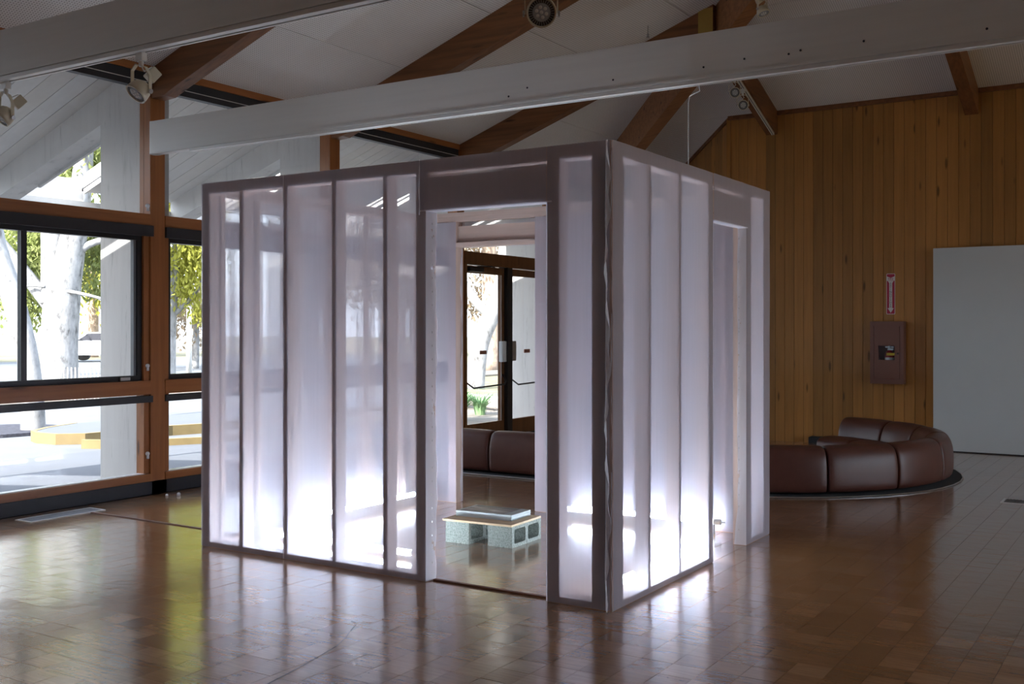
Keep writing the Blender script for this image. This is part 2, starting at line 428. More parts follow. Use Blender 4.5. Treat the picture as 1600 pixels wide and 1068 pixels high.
# ------------------------------------------------------------------ plank wall, corner wall, other walls
wall = box('wall_back', M['plank'], -2.64, EASTX, WY + 0.012, WY + 0.2, 0, 4.3); wall['kind'] = 'structure'
PW = 0.125
x = -2.64; rp = random.Random(5)
while x < EASTX - 0.01:
    x1 = min(x + PW, EASTX)
    d = rp.uniform(0, 0.002)
    m = MB(); c = 0.004
    m.add([(x + 0.001, WY + 0.012, 0), (x + 0.001, WY + c + d, 0), (x + c, WY + d, 0), (x1 - c, WY + d, 0), (x1 - 0.001, WY + c + d, 0), (x1 - 0.001, WY + 0.012, 0)] +
          [(x + 0.001, WY + 0.012, 4.3), (x + 0.001, WY + c + d, 4.3), (x + c, WY + d, 4.3), (x1 - c, WY + d, 4.3), (x1 - 0.001, WY + c + d, 4.3), (x1 - 0.001, WY + 0.012, 4.3)],
          [(0, 1, 7, 6), (1, 2, 8, 7), (2, 3, 9, 8), (3, 4, 10, 9), (4, 5, 11, 10), (6, 7, 8, 9, 10, 11), (5, 4, 3, 2, 1, 0)])
    m.build('plank', M['plank'], wall); x = x1
box('top_trim', M['jack'], -2.66, EASTX, WY - 0.03, WY, 4.27, 4.325, wall)
box('corner_trim', M['plank'], -2.68, -2.63, WY - 0.02, WY + 0.03, 0, 4.29, wall)
# diagonal corner wall running away from the plank wall
corner = empty('wall_corner', (-2.64, WY, 0), 'structure')
dg = Vector((-1, 1, 0)).normalized(); nn = Vector((-1, -1, 0)).normalized()
LEN = 1.85; k = 0
while k * PW < LEN:
    a = Vector((-2.64, WY, 0)) + dg * (k * PW + 0.001); b = Vector((-2.64, WY, 0)) + dg * ((k + 1) * PW - 0.001)
    za, zb = z_wood(a.y) - 0.02, z_wood(b.y) - 0.02
    off = -nn * 0.03
    MB().add([a, b, b + Vector((0, 0, zb)), a + Vector((0, 0, za)), a + off, b + off, b + off + Vector((0, 0, zb)), a + off + Vector((0, 0, za))],
             [(0, 3, 2, 1), (4, 5, 6, 7), (0, 1, 5, 4), (1, 2, 6, 5), (2, 3, 7, 6), (3, 0, 4, 7)]).build('plank', M['plank'], corner)
    k += 1
a = Vector((-2.64, WY, z_wood(WY) - 0.05)) + nn * 0.02; b = a + dg * LEN; b.z = z_wood(WY + LEN * 0.7071) - 0.05
MB().prism([a, b, b + Vector((0, 0, 0.05)), a + Vector((0, 0, 0.05))], -nn * 0.03).build('top_trim', M['jack'], corner)
ce = Vector((-2.64, WY, 0)) + dg * LEN
o = box('wall_far', M['white'], WX, ce.x, ce.y - 0.02, ce.y + 0.12, 0, 4.2); o['kind'] = 'structure'
# unseen room limits: south gable wall and east wall with a long window band
m = MB()
m.prism([(WX, SOUTHY, 0), (EASTX, SOUTHY, 0), (EASTX, SOUTHY, 3.9), (RIDGE, SOUTHY, 6.6), (WX, SOUTHY, 3.9)], (0, -0.15, 0))
o = m.build('wall_south', M['plank']); o['kind'] = 'structure'
we = empty('wall_right', (EASTX, 0, 0), 'structure')
box('lower_wall', M['white'], EASTX, EASTX + 0.15, SOUTHY, WY, 0, 0.25, we)
box('upper_wall', M['white'], EASTX, EASTX + 0.15, SOUTHY, WY, 3.3, 3.95, we)
for k in range(8):
    y = SOUTHY + k * (WY - SOUTHY) / 7
    box('pier', M['post'], EASTX, EASTX + 0.15, y - 0.2, y + 0.2, 0.25, 3.3, we)
    if k < 3: box('infill_wall', M['plank'], EASTX, EASTX + 0.15, y + 0.2, y + (WY - SOUTHY) / 7 - 0.2, 0.25, 3.3, we)
    elif k < 7: box('pane', M['glass'], EASTX + 0.07, EASTX + 0.076, y + 0.2, y + (WY - SOUTHY) / 7 - 0.2, 0.25, 3.3, we)

# ------------------------------------------------------------------ ceiling
ceil = empty('ceiling', (0, 0, 0), 'structure')
def clip(poly, f):
    out = []
    for i in range(len(poly)):
        a, b = poly[i], poly[(i + 1) % len(poly)]; fa, fb = f(a), f(b)
        if fa >= 0: out.append(a)
        if fa * fb < 0:
            t = fa / (fa - fb); out.append((a[0] + (b[0] - a[0]) * t, a[1] + (b[1] - a[1]) * t))
    return out
def panel(poly, zf, th, name, mt, lift=0.0):
    if len(poly) < 3: return
    A = 0.5 * sum(poly[i][0] * poly[(i + 1) % len(poly)][1] - poly[(i + 1) % len(poly)][0] * poly[i][1] for i in range(len(poly)))
    if abs(A) < 0.01: return
    MB().prism([(p[0], p[1], zf(p) + lift) for p in poly], (0, 0, th)).build(name, mt, ceil)
zw = lambda p: z_win(p[0]); zb = lambda p: z_wood(p[1])
hipf = lambda p: HIPC - p[0] - p[1]
ridge_y = HIPC - RIDGE
q = 0.004
xs = [WX, -4.26, -3.175, -2.09, -1.0, 0.08, 1.17, RIDGE]
ys = [SOUTHY] + POSTS + [10.2]
for i in range(len(xs) - 1):
    for j in range(len(ys) - 1):
        p = [(xs[i] + q, ys[j] + q), (xs[i + 1] - q, ys[j] + q), (xs[i + 1] - q, ys[j + 1] - q), (xs[i] + q, ys[j + 1] - q)]
        panel(clip(p, hipf), zw, 0.014, 'acoustic_panel', M['acoustic'])
wxs = [-5.4, -2.06, 0.38, 2.73, 5.08, 7.43, 10.2]
wys = [10.3, 9.6, WY - 0.0, 7.62, 6.55, 5.5, 4.4, 3.3, ridge_y]
ehip = lambda p: HIPC - (2 * RIDGE - p[0]) - p[1]
for i in range(len(wxs) - 1):
    for j in range(len(wys) - 1):
        p = [(wxs[i] + q, wys[j + 1] + q), (wxs[i + 1] - q, wys[j + 1] + q), (wxs[i + 1] - q, wys[j] - q), (wxs[i] + q, wys[j] - q)]
        p = clip(clip(p, lambda t: -hipf(t)), lambda t: -ehip(t))
        if j < 2: p = clip(p, lambda t: (-2.64 - t[0]) + 0.3) if True else p
        panel(p, zb, 0.014, 'acoustic_panel', M['acoustic'])
# east slope (out of view) and the roof deck that keeps the daylight out
panel(clip([(RIDGE, SOUTHY), (EASTX, SOUTHY), (EASTX, 10.2), (RIDGE, 10.2)], ehip), lambda p: z_win(2 * RIDGE - p[0]), 0.02, 'acoustic_panel', M['acoustic'])
roof = empty('roof', (0, 0, 0), 'structure')
def deck(poly, zf, lift):
    MB().prism([(p[0], p[1], zf(p) + lift) for p in poly], (0, 0, 0.12)).build('roof_deck', M['shade'], roof)
deck(clip([(WX - 0.1, SOUTHY - 0.2), (RIDGE, SOUTHY - 0.2), (RIDGE, 10.4), (WX - 0.1, 10.4)], lambda p: hipf(p) + 0.6), zw, 0.20)
deck(clip([(RIDGE, SOUTHY - 0.2), (EASTX + 0.2, SOUTHY - 0.2), (EASTX + 0.2, 10.4), (RIDGE, 10.4)], lambda p: ehip(p) + 0.6), lambda p: z_win(2 * RIDGE - p[0]), 0.2)
deck(clip(clip([(WX - 0.1, ridge_y - 0.5), (EASTX, ridge_y - 0.5), (EASTX, 10.4), (WX - 0.1, 10.4)], lambda p: -hipf(p) + 0.9), lambda p: -ehip(p) + 0.9), zb, 0.06)

# rafters
def rafter(y):
    x1 = min(RIDGE, HIPC - y - 0.12); D = 0.31; w = 0.068
    poly = [(WX + 0.005, y - w, z_win(WX) - 0.0), (x1, y - w, z_win(x1)), (x1, y - w, z_win(x1) - D), (WX + 0.30, y - w, z_win(WX + 0.30) - D), (WX + 0.16, y - w, z_win(WX) - 0.26), (WX + 0.005, y - w, z_win(WX) - 0.27)]
    o = MB().prism(poly, (0, 2 * w, 0)).build('rafter_beam', M['rafter'], org=(WX, y, 3.6)); o['kind'] = 'structure'
    return o
for y in POSTS[:-1]: rafter(y)
jacks = {}
for xj in (-2.06, 0.38, 2.73, 5.08, 7.43):
    y0 = max(ridge_y, HIPC - xj + 0.2) if xj < RIDGE else max(ridge_y, HIPC - (2 * RIDGE - xj) + 0.2)
    D = 0.30; w = 0.075; y1 = WY - 0.002
    o = MB().prism([(xj - w, y0, z_wood(y0)), (xj - w, y1, z_wood(y1)), (xj - w, y1, z_wood(y1) - D), (xj - w, y0, z_wood(y0) - D)], (2 * w, 0, 0)).build('rafter_beam', M['jack'], org=(xj, y0, 4.5)); o['kind'] = 'structure'
    jacks[xj] = o
def hipz(t): return z_win(t)          # t = x along the hip
cl, crr = HIPC - 0.115, HIPC + 0.115
def hip_pt(x, c, dz): return Vector((x, c - x, z_win(x) + dz))
D = 0.44
a0, a1 = -4.55, RIDGE
pl = [hip_pt(a0, cl, 0.02), hip_pt(a1, cl, 0.02), hip_pt(a1, cl, -D), hip_pt(a0, cl, -D)]
hip = MB().prism([p for p in pl], Vector((0.115, 0.115, 0.0))).build('hip_beam', M['hip'], org=(a0, cl - a0, 4)); hip['kind'] = 'structure'
MB().prism([hip_pt(a0, cl + 0.23, 0.02), hip_pt(a1, cl + 0.23, 0.02), hip_pt(a1, cl + 0.23, 0.24), hip_pt(a0, cl + 0.23, 0.24)], Vector((-0.06, -0.06, 0))).build('packing_strip', M['hip'], hip)
# steel hanger where a rafter meets the hip beam
xh = HIPC - 6.07 - 0.13
MB().box(xh - 0.16, xh + 0.01, 6.07 - 0.076, 6.07 - 0.068, z_win(xh) - 0.30, z_win(xh) - 0.03).box(xh - 0.16, xh + 0.01, 6.07 - 0.076, 6.07 + 0.076, z_win(xh) - 0.36, z_win(xh) - 0.352).build('hanger_bracket', M['gold'], hip)
# sprinkler drop and pull wire
o = MB().tube([(-2.45, 5.66, 4.80), (-2.45, 5.66, 4.70)], 0.006, 8).lathe([(0, 0.012), (0.01, 0.016), (0.02, 0.008), (0.035, 0.02), (0.038, 0.02)], (-2.45, 5.66, 4.70), (0, 0, -1), 12).build('sprinkler_head', M['steel'], org=(-2.45, 5.66, 4.8))
tag(o, 'small sprinkler head hanging from the perforated ceiling above the white beam', 'sprinkler')

# ------------------------------------------------------------------ window wall
def eave(y0, y1):
    e = empty('trim_eave', (WX, y0, 3.7), 'structure')
    box('eave_strip', M['frame'], WX - 0.05, WX + 0.03, y0, y1, 3.735, 3.80, e)
    box('dark_channel', M['base'], WX - 0.06, WX + 0.012, y0, y1, 3.60, 3.735, e)
    box('channel_edge', M['track'], WX + 0.012, WX + 0.016, y0, y1, 3.652, 3.658, e)
    box('upper_plate', M['frame'], WX - 0.12, WX - 0.05, y0, y1, 3.66, 4.1, e)
WB = WX - 0.15
for y in POSTS + [9.95]:
    o = box('window_post', M['post'], WB, WX + 0.0, y - 0.08, y + 0.08, 0.0, 3.60, bevel=0.004); o['kind'] = 'structure'
bays = [SOUTHY] + POSTS + [9.95]
def window_bay(i, y0, y1):
    a, b = y0 + 0.08, y1 - 0.08
    w = empty('window_%d' % i, (WX, (y0 + y1) / 2, 0), 'structure')
    gx = WX - 0.09
    box('base_board', M['base'], WX - 0.12, WX + 0.02, a - 0.16, b + 0.16, 0, 0.112, w)
    box('sill_rail', M['frame'], WX - 0.13, WX + 0.005, a, b, 0.112, 0.178, w)
    box('sill_edge', M['track'], WX - 0.10, WX - 0.02, a + 0.04, b - 0.04, 0.178, 0.184, w)
    box('mid_rail', M['frame'], WX - 0.13, WX + 0.005, a, b, 0.885, 1.008, w)
    box('top_rail', M['frame'], WX - 0.13, WX + 0.005, a, b, 2.385, 2.487, w)
    box('lower_shade_box', M['shade'], WX - 0.07, WX + 0.012, a - 0.0, b + 0.02, 0.815, 0.873, w)
    box('upper_shade_box', M['shade'], WX - 0.07, WX + 0.022, a - 0.0, b + 0.02, 2.29, 2.384, w)
    for s, yy in ((1, a), (-1, b)): box('side_stop', M['post'], WX - 0.12, WX - 0.02, yy, yy + s * 0.055, 0.18, 2.29, w)
    box('lower_pane', M['glass'], gx - 0.003, gx + 0.003, a, b, 0.178, 0.885, w)
    box('transom_pane', M['glass'], gx - 0.003, gx + 0.003, a, b, 2.487, 3.66, w)
    sf = MB()
    sf.box(gx - 0.03, gx + 0.04, a + 0.055, b - 0.055, 1.008, 1.055).box(gx - 0.03, gx + 0.04, a + 0.055, b - 0.055, 2.252, 2.30)
    sf.box(gx - 0.03, gx + 0.04, a + 0.055, a + 0.10, 1.055, 2.252).box(gx - 0.03, gx + 0.04, b - 0.10, b - 0.055, 1.055, 2.252)
    s = sf.build('sash_frame', M['black'], w)
    box('slider_jamb', M['jamb_grey'], gx - 0.02, gx + 0.02, b - 0.125, b - 0.10, 1.055, 2.252, s)
    mid = y0 + 0.466 * (y1 - y0)
    box('meeting_stile', M['black'], gx - 0.02, gx + 0.03, mid - 0.025, mid + 0.025, 1.05, 2.26, s)
    box('pane', M['glass'], gx - 0.003, gx + 0.003, a + 0.10, mid - 0.025, 1.055, 2.252, s)
    box('pane', M['glass'], gx + 0.010, gx + 0.016, mid + 0.025, b - 0.10, 1.055, 2.252, s)
    MB().box(WX - 0.045, WX - 0.03, b - 0.29, b - 0.19, 1.016, 1.044).build('latch', M['steel'], s)
    for zz in (2.56, 1.14, 0.36):
        MB().lathe([(0, 0.017), (0.015, 0.02), (0.03, 0.012)], (WX - 0.02, b - 0.02, zz), (1, -0.4, 0), 10).lathe([(0, 0.012), (0.05, 0.012)], (WX - 0.008, b - 0.022, zz - 0.045), (0, 0, 1), 8).build('shade_bracket', M['plastic'], w, smooth=True)
    return w
n = 0
for i in range(len(bays) - 1):
    y0, y1 = bays[i], bays[i + 1]
    eave(y0, y1)
    if i == 6: continue
    if i < 1:
        o = box('wall_left', M['plank'], WB, WX, y0 + 0.08, y1 - 0.08, 0, 3.7); o['kind'] = 'structure'; continue
    if i == 7:
        o = box('wall_left', M['white'], WB, WX, y0 + 0.08, y1 - 0.08, 0, 3.7); o['kind'] = 'structure'; continue
    n += 1; window_bay(n, y0, y1)
# glazed double door in the bay between the last posts
DY0, DY1 = 6.15, 8.34
door = empty('door_1', (WX, DY0, 0), 'structure')
gx = WX - 0.08
box('head_rail', M['door_wood'], WX - 0.14, WX + 0.012, DY0, DY1, 2.30, 2.465, door)
box('transom_pane', M['glass'], gx - 0.003, gx + 0.003, DY0, DY1, 2.465, 3.66, door)
box('threshold', M['black'], WX - 0.14, WX + 0.01, DY0, DY1, 0, 0.02, door)
box('jamb', M['door_wood'], WX - 0.14, WX + 0.01, DY0, DY0 + 0.05, 0.02, 2.30, door)
box('jamb', M['door_wood'], WX - 0.14, WX + 0.01, DY1 - 0.05, DY1, 0.02, 2.30, door)
box('mullion', M['black'], WX - 0.14, WX + 0.008, 7.165, 7.285, 0.02, 2.30, door)
def leaf(a, b, hinge_first):
    m = MB(); st = 0.075
    m.box(gx - 0.025, gx + 0.03, a, a + st, 0.02, 2.29).box(gx - 0.025, gx + 0.03, b - st, b, 0.02, 2.29)
    m.box(gx - 0.025, gx + 0.03, a + st, b - st, 0.02, 0.225).box(gx - 0.025, gx + 0.03, a + st, b - st, 2.195, 2.29)
    d = m.build('leaf', M['door_wood'], door)
    box('pane', M['glass'], gx - 0.003, gx + 0.003, a + st, b - st, 0.225, 2.195, d)
    box('glazing_bead', M['plastic'], gx + 0.03, gx + 0.033, b - st - 0.006, b - st, 0.225, 2.195, d)
    e = [(gx + 0.03, a + 0.03, 0.79), (gx + 0.10, a + 0.13, 0.70), (gx + 0.10, b - 0.10, 0.72), (gx + 0.09, b - 0.05, 0.76), (gx + 0.03, b - 0.04, 0.85)]
    MB().tube(e, 0.011, 8).build('push_bar', M['black'], d, smooth=True)
    MB().box(gx - 0.004, gx + 0.006, (a + b) / 2 - 0.06, (a + b) / 2 + 0.09, 1.13, 1.18).build('small_sign', M['brick_red'], d, label='small brown sign stuck on the door glass')
    return d
l1 = leaf(DY0 + 0.05, 7.165, True); l2 = leaf(7.285, DY1 - 0.05, False)
MB().box(gx + 0.03, gx + 0.09, 7.03, 7.125, 1.02, 1.30).build('lock_box', M['plastic'], l1, bevel=0.006, label='white lock box on the door stile')
MB().box(gx + 0.03, gx + 0.075, 7.125, 7.20, 1.02, 1.30).build('lock_plate', M['steel'], l1, bevel=0.004)
MB().box(gx + 0.03, gx + 0.08, 7.30, 7.40, 1.03, 1.30).build('lock_box', M['steel'], l2, bevel=0.006)
MB().box(gx + 0.03, gx + 0.10, DY0 + 0.1, DY0 + 0.42, 2.21, 2.27).tube([(gx + 0.08, DY0 + 0.3, 2.28), (gx + 0.14, DY0 + 0.55, 2.29), (gx + 0.05, DY0 + 0.75, 2.29)], 0.01, 6).build('door_closer', M['black'], l1)

# ------------------------------------------------------------------ white tie beams with lighting track
def tie_beam(y, x0, x1, holes=False):
    b = MB().box(x0, x1, y - 0.10, y, 3.0, 3.285).build('beam', M['beam'], org=(x0, y, 3.0), bevel=0.006); b['kind'] = 'structure'
    if True:
        MB().lathe([(0, 0.05), (0.285, 0.05)], (x0, y - 0.05, 3.0), (0, 0, 1), 20).build('rounded_end', M['beam'], b, smooth=False)
    t = MB().box(x0 + 0.5, x1, y - 0.10, y - 0.06, 2.978, 3.0).box(x0 + 0.5, x1, y - 0.045, y - 0.03, 2.978, 3.0).build('light_track', M['track'], b)
    box('track_slot', M['slot'], x0 + 0.5, x1, y - 0.06, y - 0.045, 2.984, 3.0, t)
    box('bead', M['beam'], x0 + 0.2, x1, y - 0.106, y - 0.098, 3.004, 3.018, b)
    if holes:
        rh = random.Random(3)
        for hx in (0.02, 0.28, 0.55, 0.62, 0.98, 1.62, -1.4, -1.25, -0.6):
            MB().lathe([(0, 0.007), (0.002, 0.007)], (hx, y - 0.1005, 3.0 + rh.uniform(0.06, 0.11)), (0, -1, 0), 8).build('screw_hole', M['slot'], b)
    return b
b2 = tie_beam(1.29, -5.12, 5.2, True)
b1 = tie_beam(-1.06, -5.12, 5.2)
b0 = tie_beam(-3.41, -5.12, 5.2)

# track along the hip beam and along one jack rafter
def sloped_track(p0, p1, side, parent):
    p0, p1 = Vector(p0), Vector(p1); d = (p1 - p0).normalized(); s = Vector(side).normalized(); u = s.cross(d).normalized()
    if u.z > 0: u = -u
    def bar(off, w, h, lift): 
        c0 = p0 + s * off + u * lift; c1 = p1 + s * off + u * lift
        q = [c0 - s * w / 2, c0 + s * w / 2, c0 + s * w / 2 + u * h, c0 - s * w / 2 + u * h]
        return q, c1 - c0
    m = MB(); q1, v = bar(-0.012, 0.01, 0.03, 0); m.prism(q1, v); q2, v = bar(0.012, 0.01, 0.03, 0); m.prism(q2, v)
    t = m.build('light_track', M['track'], parent)
    q3, v = bar(0, 0.014, 0.02, 0); MB().prism(q3, v).build('track_slot', M['slot'], t)
jk = jacks[-2.06]
sloped_track((-2.03, 6.75, z_wood(6.75) - 0.30), (-2.03, WY - 0.04, z_wood(WY - 0.04) - 0.30), (1, 0, 0), jk)
h0 = hip_pt(-4.0, cl + 0.23 - 0.02, -D); h1 = hip_pt(0.5, cl + 0.23 - 0.02, -D)
sloped_track(h0, h1, (1, 1, 0), hip)

def track_light(loc, aim, label, drop=0.07, spin=0.0, scale=1.0):
    """adapter on the track, bent yoke, round lamp head with finned rim and lens, driver box"""
    t = thing('track_light', loc, label, 'spotlight', 'track lights')
    P = Vector(loc); a = Vector(aim).normalized(); k = scale
    side = Vector((math.cos(spin), math.sin(spin), 0)); side = (side - a * side.dot(a)).normalized()
    MB().box(P.x - 0.028, P.x + 0.028, P.y - 0.018, P.y + 0.018, P.z - 0.05, P.z).lathe([(0, 0.014), (0.03, 0.014)], P + Vector((0, 0, -0.05)), (0, 0, -1), 10).build('adapter', M['track'], t, bevel=0.002)
    top = P + Vector((0, 0, -0.075)); c = P + Vector((0, 0, -0.075 - 0.125 * k)); r = 0.062 * k
    yo = MB(); w = 0.011 * k
    flat_d = side.cross(Vector((0, 0, 1))).normalized()
    path = [c - side * (r + 0.006), c - side * (r + 0.006) + Vector((0, 0, 0.085 * k)), top - side * 0.035 * k, top + side * 0.035 * k, c + side * (r + 0.006) + Vector((0, 0, 0.085 * k)), c + side * (r + 0.006)]
    for p, q2 in zip(path[:-1], path[1:]):
        d = (q2 - p).normalized(); nrm = d.cross(flat_d).normalized() * 0.0025
        yo.prism([p - flat_d * w - nrm, p + flat_d * w - nrm, p + flat_d * w + nrm, p - flat_d * w + nrm], q2 - p)
    yo.build('yoke', M['cream'], t)
    for s in (-1, 1): MB().lathe([(0, 0.013), (0.008, 0.013)], c + side * s * (r + 0.008), side * s, 12).build('pivot_knob', M['steel'], t)
    hd = MB().lathe([(-0.035 * k, 0.03 * k), (-0.02 * k, 0.047 * k), (0.0, r * 0.93), (0.03 * k, r), (0.05 * k, r * 1.02), (0.05 * k, r * 0.9), (0.035 * k, r * 0.88)], c, a, 28).build('lamp_head', M['cream'], t, smooth=True)
    for mk, rad, dd, th in (('fin', r * 0.88, 0.036, 0.004), ('grey_glass', r * 0.62, 0.040, 0.006)):
        MB().lathe([(dd * k, rad), ((dd + th) * k, rad * 0.97)], c, a, 28).build('lens' if mk == 'grey_glass' else 'reflector', M[mk], hd)
    bl = MB(); u = a.orthogonal().normalized(); v = a.cross(u)
    for i in range(30):
        an = 2 * math.pi * i / 30; dr = u * math.cos(an) + v * math.sin(an); tn = a.cross(dr) * 0.0012
        p = c + a * 0.041 * k + dr * r * 0.64
        bl.prism([p - tn, p + tn, p + tn + a * 0.006, p - tn + a * 0.006], dr * r * 0.23)
    f = bl.build('cooling_fins', M['grey_glass'], hd); f['kind'] = 'stuff'
    for i in range(7):
        dr = Vector((0, 0, 0)) if i == 0 else (u * math.cos(i * math.pi / 3) + v * math.sin(i * math.pi / 3)) * r * 0.34
        MB().lathe([(0.045 * k, r * 0.14), (0.049 * k, r * 0.08)], c + dr, a, 8).build('led', M['track'], hd)
    bk = c - a * 0.06 * k + Vector((0, 0, 0.02))
    fw = (Vector((0, 0, 1)) - a * a.z).normalized() if abs(a.z) < 0.95 else u
    sd = a.cross(fw)
    ctr = bk + sd * 0.03 * k + side * 0.02
    qd = [ctr - sd * 0.022 - fw * 0.03, ctr + sd * 0.022 - fw * 0.03, ctr + sd * 0.022 + fw * 0.03, ctr - sd * 0.022 + fw * 0.03]
    MB().prism(qd, -a * 0.075 * k).build('driver_box', M['cream'], t, bevel=0.003)
    MB().tube([top, top + Vector((0.012, 0.012, -0.03)), ctr - a * 0.03 + Vector((0, 0, 0.05)), ctr - a * 0.04], 0.004, 6).build('lead', M['track'], t, smooth=True)
    return t
track_light((-3.585, -1.11, 2.985), (-0.25, -0.62, -0.70), 'cream track light under the dark near beam, cut by the picture edge', spin=0.35)
track_light((-2.32, -1.11, 2.985), (-0.15, -0.62, -0.72), 'cream track light under the dark near beam in front of the orange post', spin=0.35)
track_light((0.235, -1.11, 2.985), (0.52, -0.83, -0.16), 'cream track light facing the camera above the middle of the white beam', spin=YAW)
track_light((-1.05, 5.35, 4.86), (0.35, -0.1, -0.85), 'cream track light on the diagonal hip beam above the white beam', spin=1.2)
track_light((-2.04, 7.22, z_wood(7.22) - 0.33), (0.45, -0.85, -0.15), 'upper of two pale track lights below the white beam, by the plank wall', spin=YAW)
track_light((-2.04, 7.5, z_wood(7.5) - 0.33), (0.45, -0.85, -0.15), 'lower of two pale track lights below the white beam, by the plank wall', spin=YAW)
wr = MB().tube([(-0.03, 1.235, 2.98), (-0.05, 1.30, 2.955), (-0.13, 1.33, 2.94), (-0.142, 1.335, 2.90), (-0.142, 1.335, 0.06)], 0.0028, 6).build('power_cord', M['plastic'], org=(-0.14, 1.33, 2.9))
tag(wr, 'thin white power cord dropping from the white beam into the fabric pavilion', 'cord')

# ------------------------------------------------------------------ fabric pavilion
PV = thing('fabric_pavilion', (-1.55, 1.22, 0), 'walk-in timber stud pavilion wrapped in translucent white fabric, lit from inside, on the wooden floor', 'pavilion')
H = 2.45; PX = -3.10; PY = 2.455; S = 0.038; DEP = 0.089
def stud(x0, x1, y0, y1, z0=S, z1=H - 2 * S, nm='stud', mt='pine_z'):
    return box(nm, M[mt], x0, x1, y0, y1, z0, z1, PV)
# front wall
for xc in (PX + S / 2, PX + 1.5 * S, -2.725, -2.325, -1.915, -1.51, -1.262, -1.224, -0.372, -0.332, -0.10, -S / 2):
    e = 0.0 
    stud(xc - S / 2 + 0.0005, xc + S / 2 - 0.0005, 0, DEP)
# back wall
for xc in (PX + S / 2, PX + 1.5 * S, -2.74, -2.70, -1.88, -1.84, -1.51, -1.11, -0.71, -0.31, -0.10, -S / 2):
    stud(xc - S / 2 + 0.0005, xc + S / 2 - 0.0005, PY - DEP, PY)
# side walls
for yc in (DEP + S / 2, 0.45, 0.86, 1.27, 1.68, 2.08, PY - DEP - S / 2):
    stud(PX, PX + DEP, yc - S / 2, yc + S / 2)
for yc in (DEP + S / 2, 0.45, 0.87, 1.325, 1.365, 2.00, 2.06, PY - DEP - S / 2):
    stud(-DEP, 0, yc - S / 2 + 0.0005, yc + S / 2 - 0.0005)
for a, b in ((PX, -1.205), (-0.391, 0)): stud(a, b, 0, DEP, 0, S, 'bottom_plate', 'pine_x')
for a, b in ((PX, -2.68), (-1.90, 0)): stud(a, b, PY - DEP, PY, 0, S, 'bottom_plate', 'pine_x')
stud(PX, PX + DEP, DEP, PY - DEP, 0, S, 'bottom_plate', 'pine_y')
for a, b in ((DEP, 1.384), (1.981, PY - DEP)): stud(-DEP, 0, a, b, 0, S, 'bottom_plate', 'pine_y')
for k in range(2):
    z0 = H - 2 * S + k * S
    z0 += 0.0005 * k; z1 = z0 + S - 0.0008
    stud(PX, 0, 0, DEP, z0, z1, 'top_plate', 'pine_x'); stud(PX, 0, PY - DEP, PY, z0, z1, 'top_plate', 'pine_x')
    stud(PX, PX + DEP, DEP, PY - DEP, z0, z1, 'top_plate', 'pine_y'); stud(-DEP, 0, DEP, PY - DEP, z0, z1, 'top_plate', 'pine_y')
# door headers
stud(-1.205, -0.391, 0.0, S, 2.20, 2.345, 'header_board', 'pine_x'); stud(-1.205, -0.391, 0.0, DEP, 2.158, 2.196, 'header_sill', 'pine_x')
stud(-2.68, -1.90, PY - S - 0.02, PY - 0.02, 2.20, 2.335, 'header_board', 'pine_x'); stud(-2.68, -1.90, PY - DEP, PY, 2.158, 2.196, 'header_sill', 'pine_x')
stud(-S, 0, 1.384, 1.981, 2.20, 2.345, 'header_board', 'pine_y'); stud(-DEP, 0, 1.384, 1.981, 2.158, 2.196, 'header_sill', 'pine_y')
rw = random.Random(21)
def fabric(a, b, z0, z1, plane, c, nm='fabric_panel', amp=0.0012, mt='fabric'):
    # stretched cloth with faint ripples; plane 'y' or 'x' at coordinate c
    nx, nz = max(2, int((b - a) / 0.07)), max(2, int((z1 - z0) / 0.16))
    vs, fs = [], []
    ph = rw.uniform(0, 6)
    for j in range(nz + 1):
        for i in range(nx + 1):
            s = a + (b - a) * i / nx; z = z0 + (z1 - z0) * j / nz
            d = amp * (math.sin(s * 23 + ph + z * 1.3) + 0.6 * math.sin(z * 9 + ph))
            vs.append((s, c + d, z) if plane == 'y' else (c + d, s, z))
    for j in range(nz):
        for i in range(nx):
            n0 = j * (nx + 1) + i; fs.append((n0, n0 + 1, n0 + nx + 2, n0 + nx + 1))
    return MB().add(vs, fs).build(nm, M[mt], PV, smooth=True)
e = 0.005
fabric(PX - e, -2.335, 0.004, H, 'y', -e); fabric(-2.335, -1.205, 0.004, H - 0.002, 'y', -e); fabric(-1.243, -0.391, 2.155, H - 0.001, 'y', -e - 0.004); fabric(-0.391, -0.012, 0.004, H, 'y', -e)
fabric(0.0, 1.384, 0.004, H, 'x', e); fabric(1.384, 1.99, 2.155, H - 0.001, 'x', e + 0.003); fabric(1.981, PY + e, 0.004, H, 'x', e)
fabric(PX - e, -2.68, 0.004, H, 'y', PY + e); fabric(-2.72, -1.86, 2.155, H, 'y', PY + e + 0.003); fabric(-1.90, 0, 0.004, H, 'y', PY + e)
fabric(0.0, PY, 0.004, H, 'x', PX - e)
fabric(PX + DEP, -2.68, 0.004, H - 0.08, 'y', PY - DEP - e, 'inner_lining'); fabric(-1.90, -DEP, 0.004, H - 0.08, 'y', PY - DEP - e, 'inner_lining')
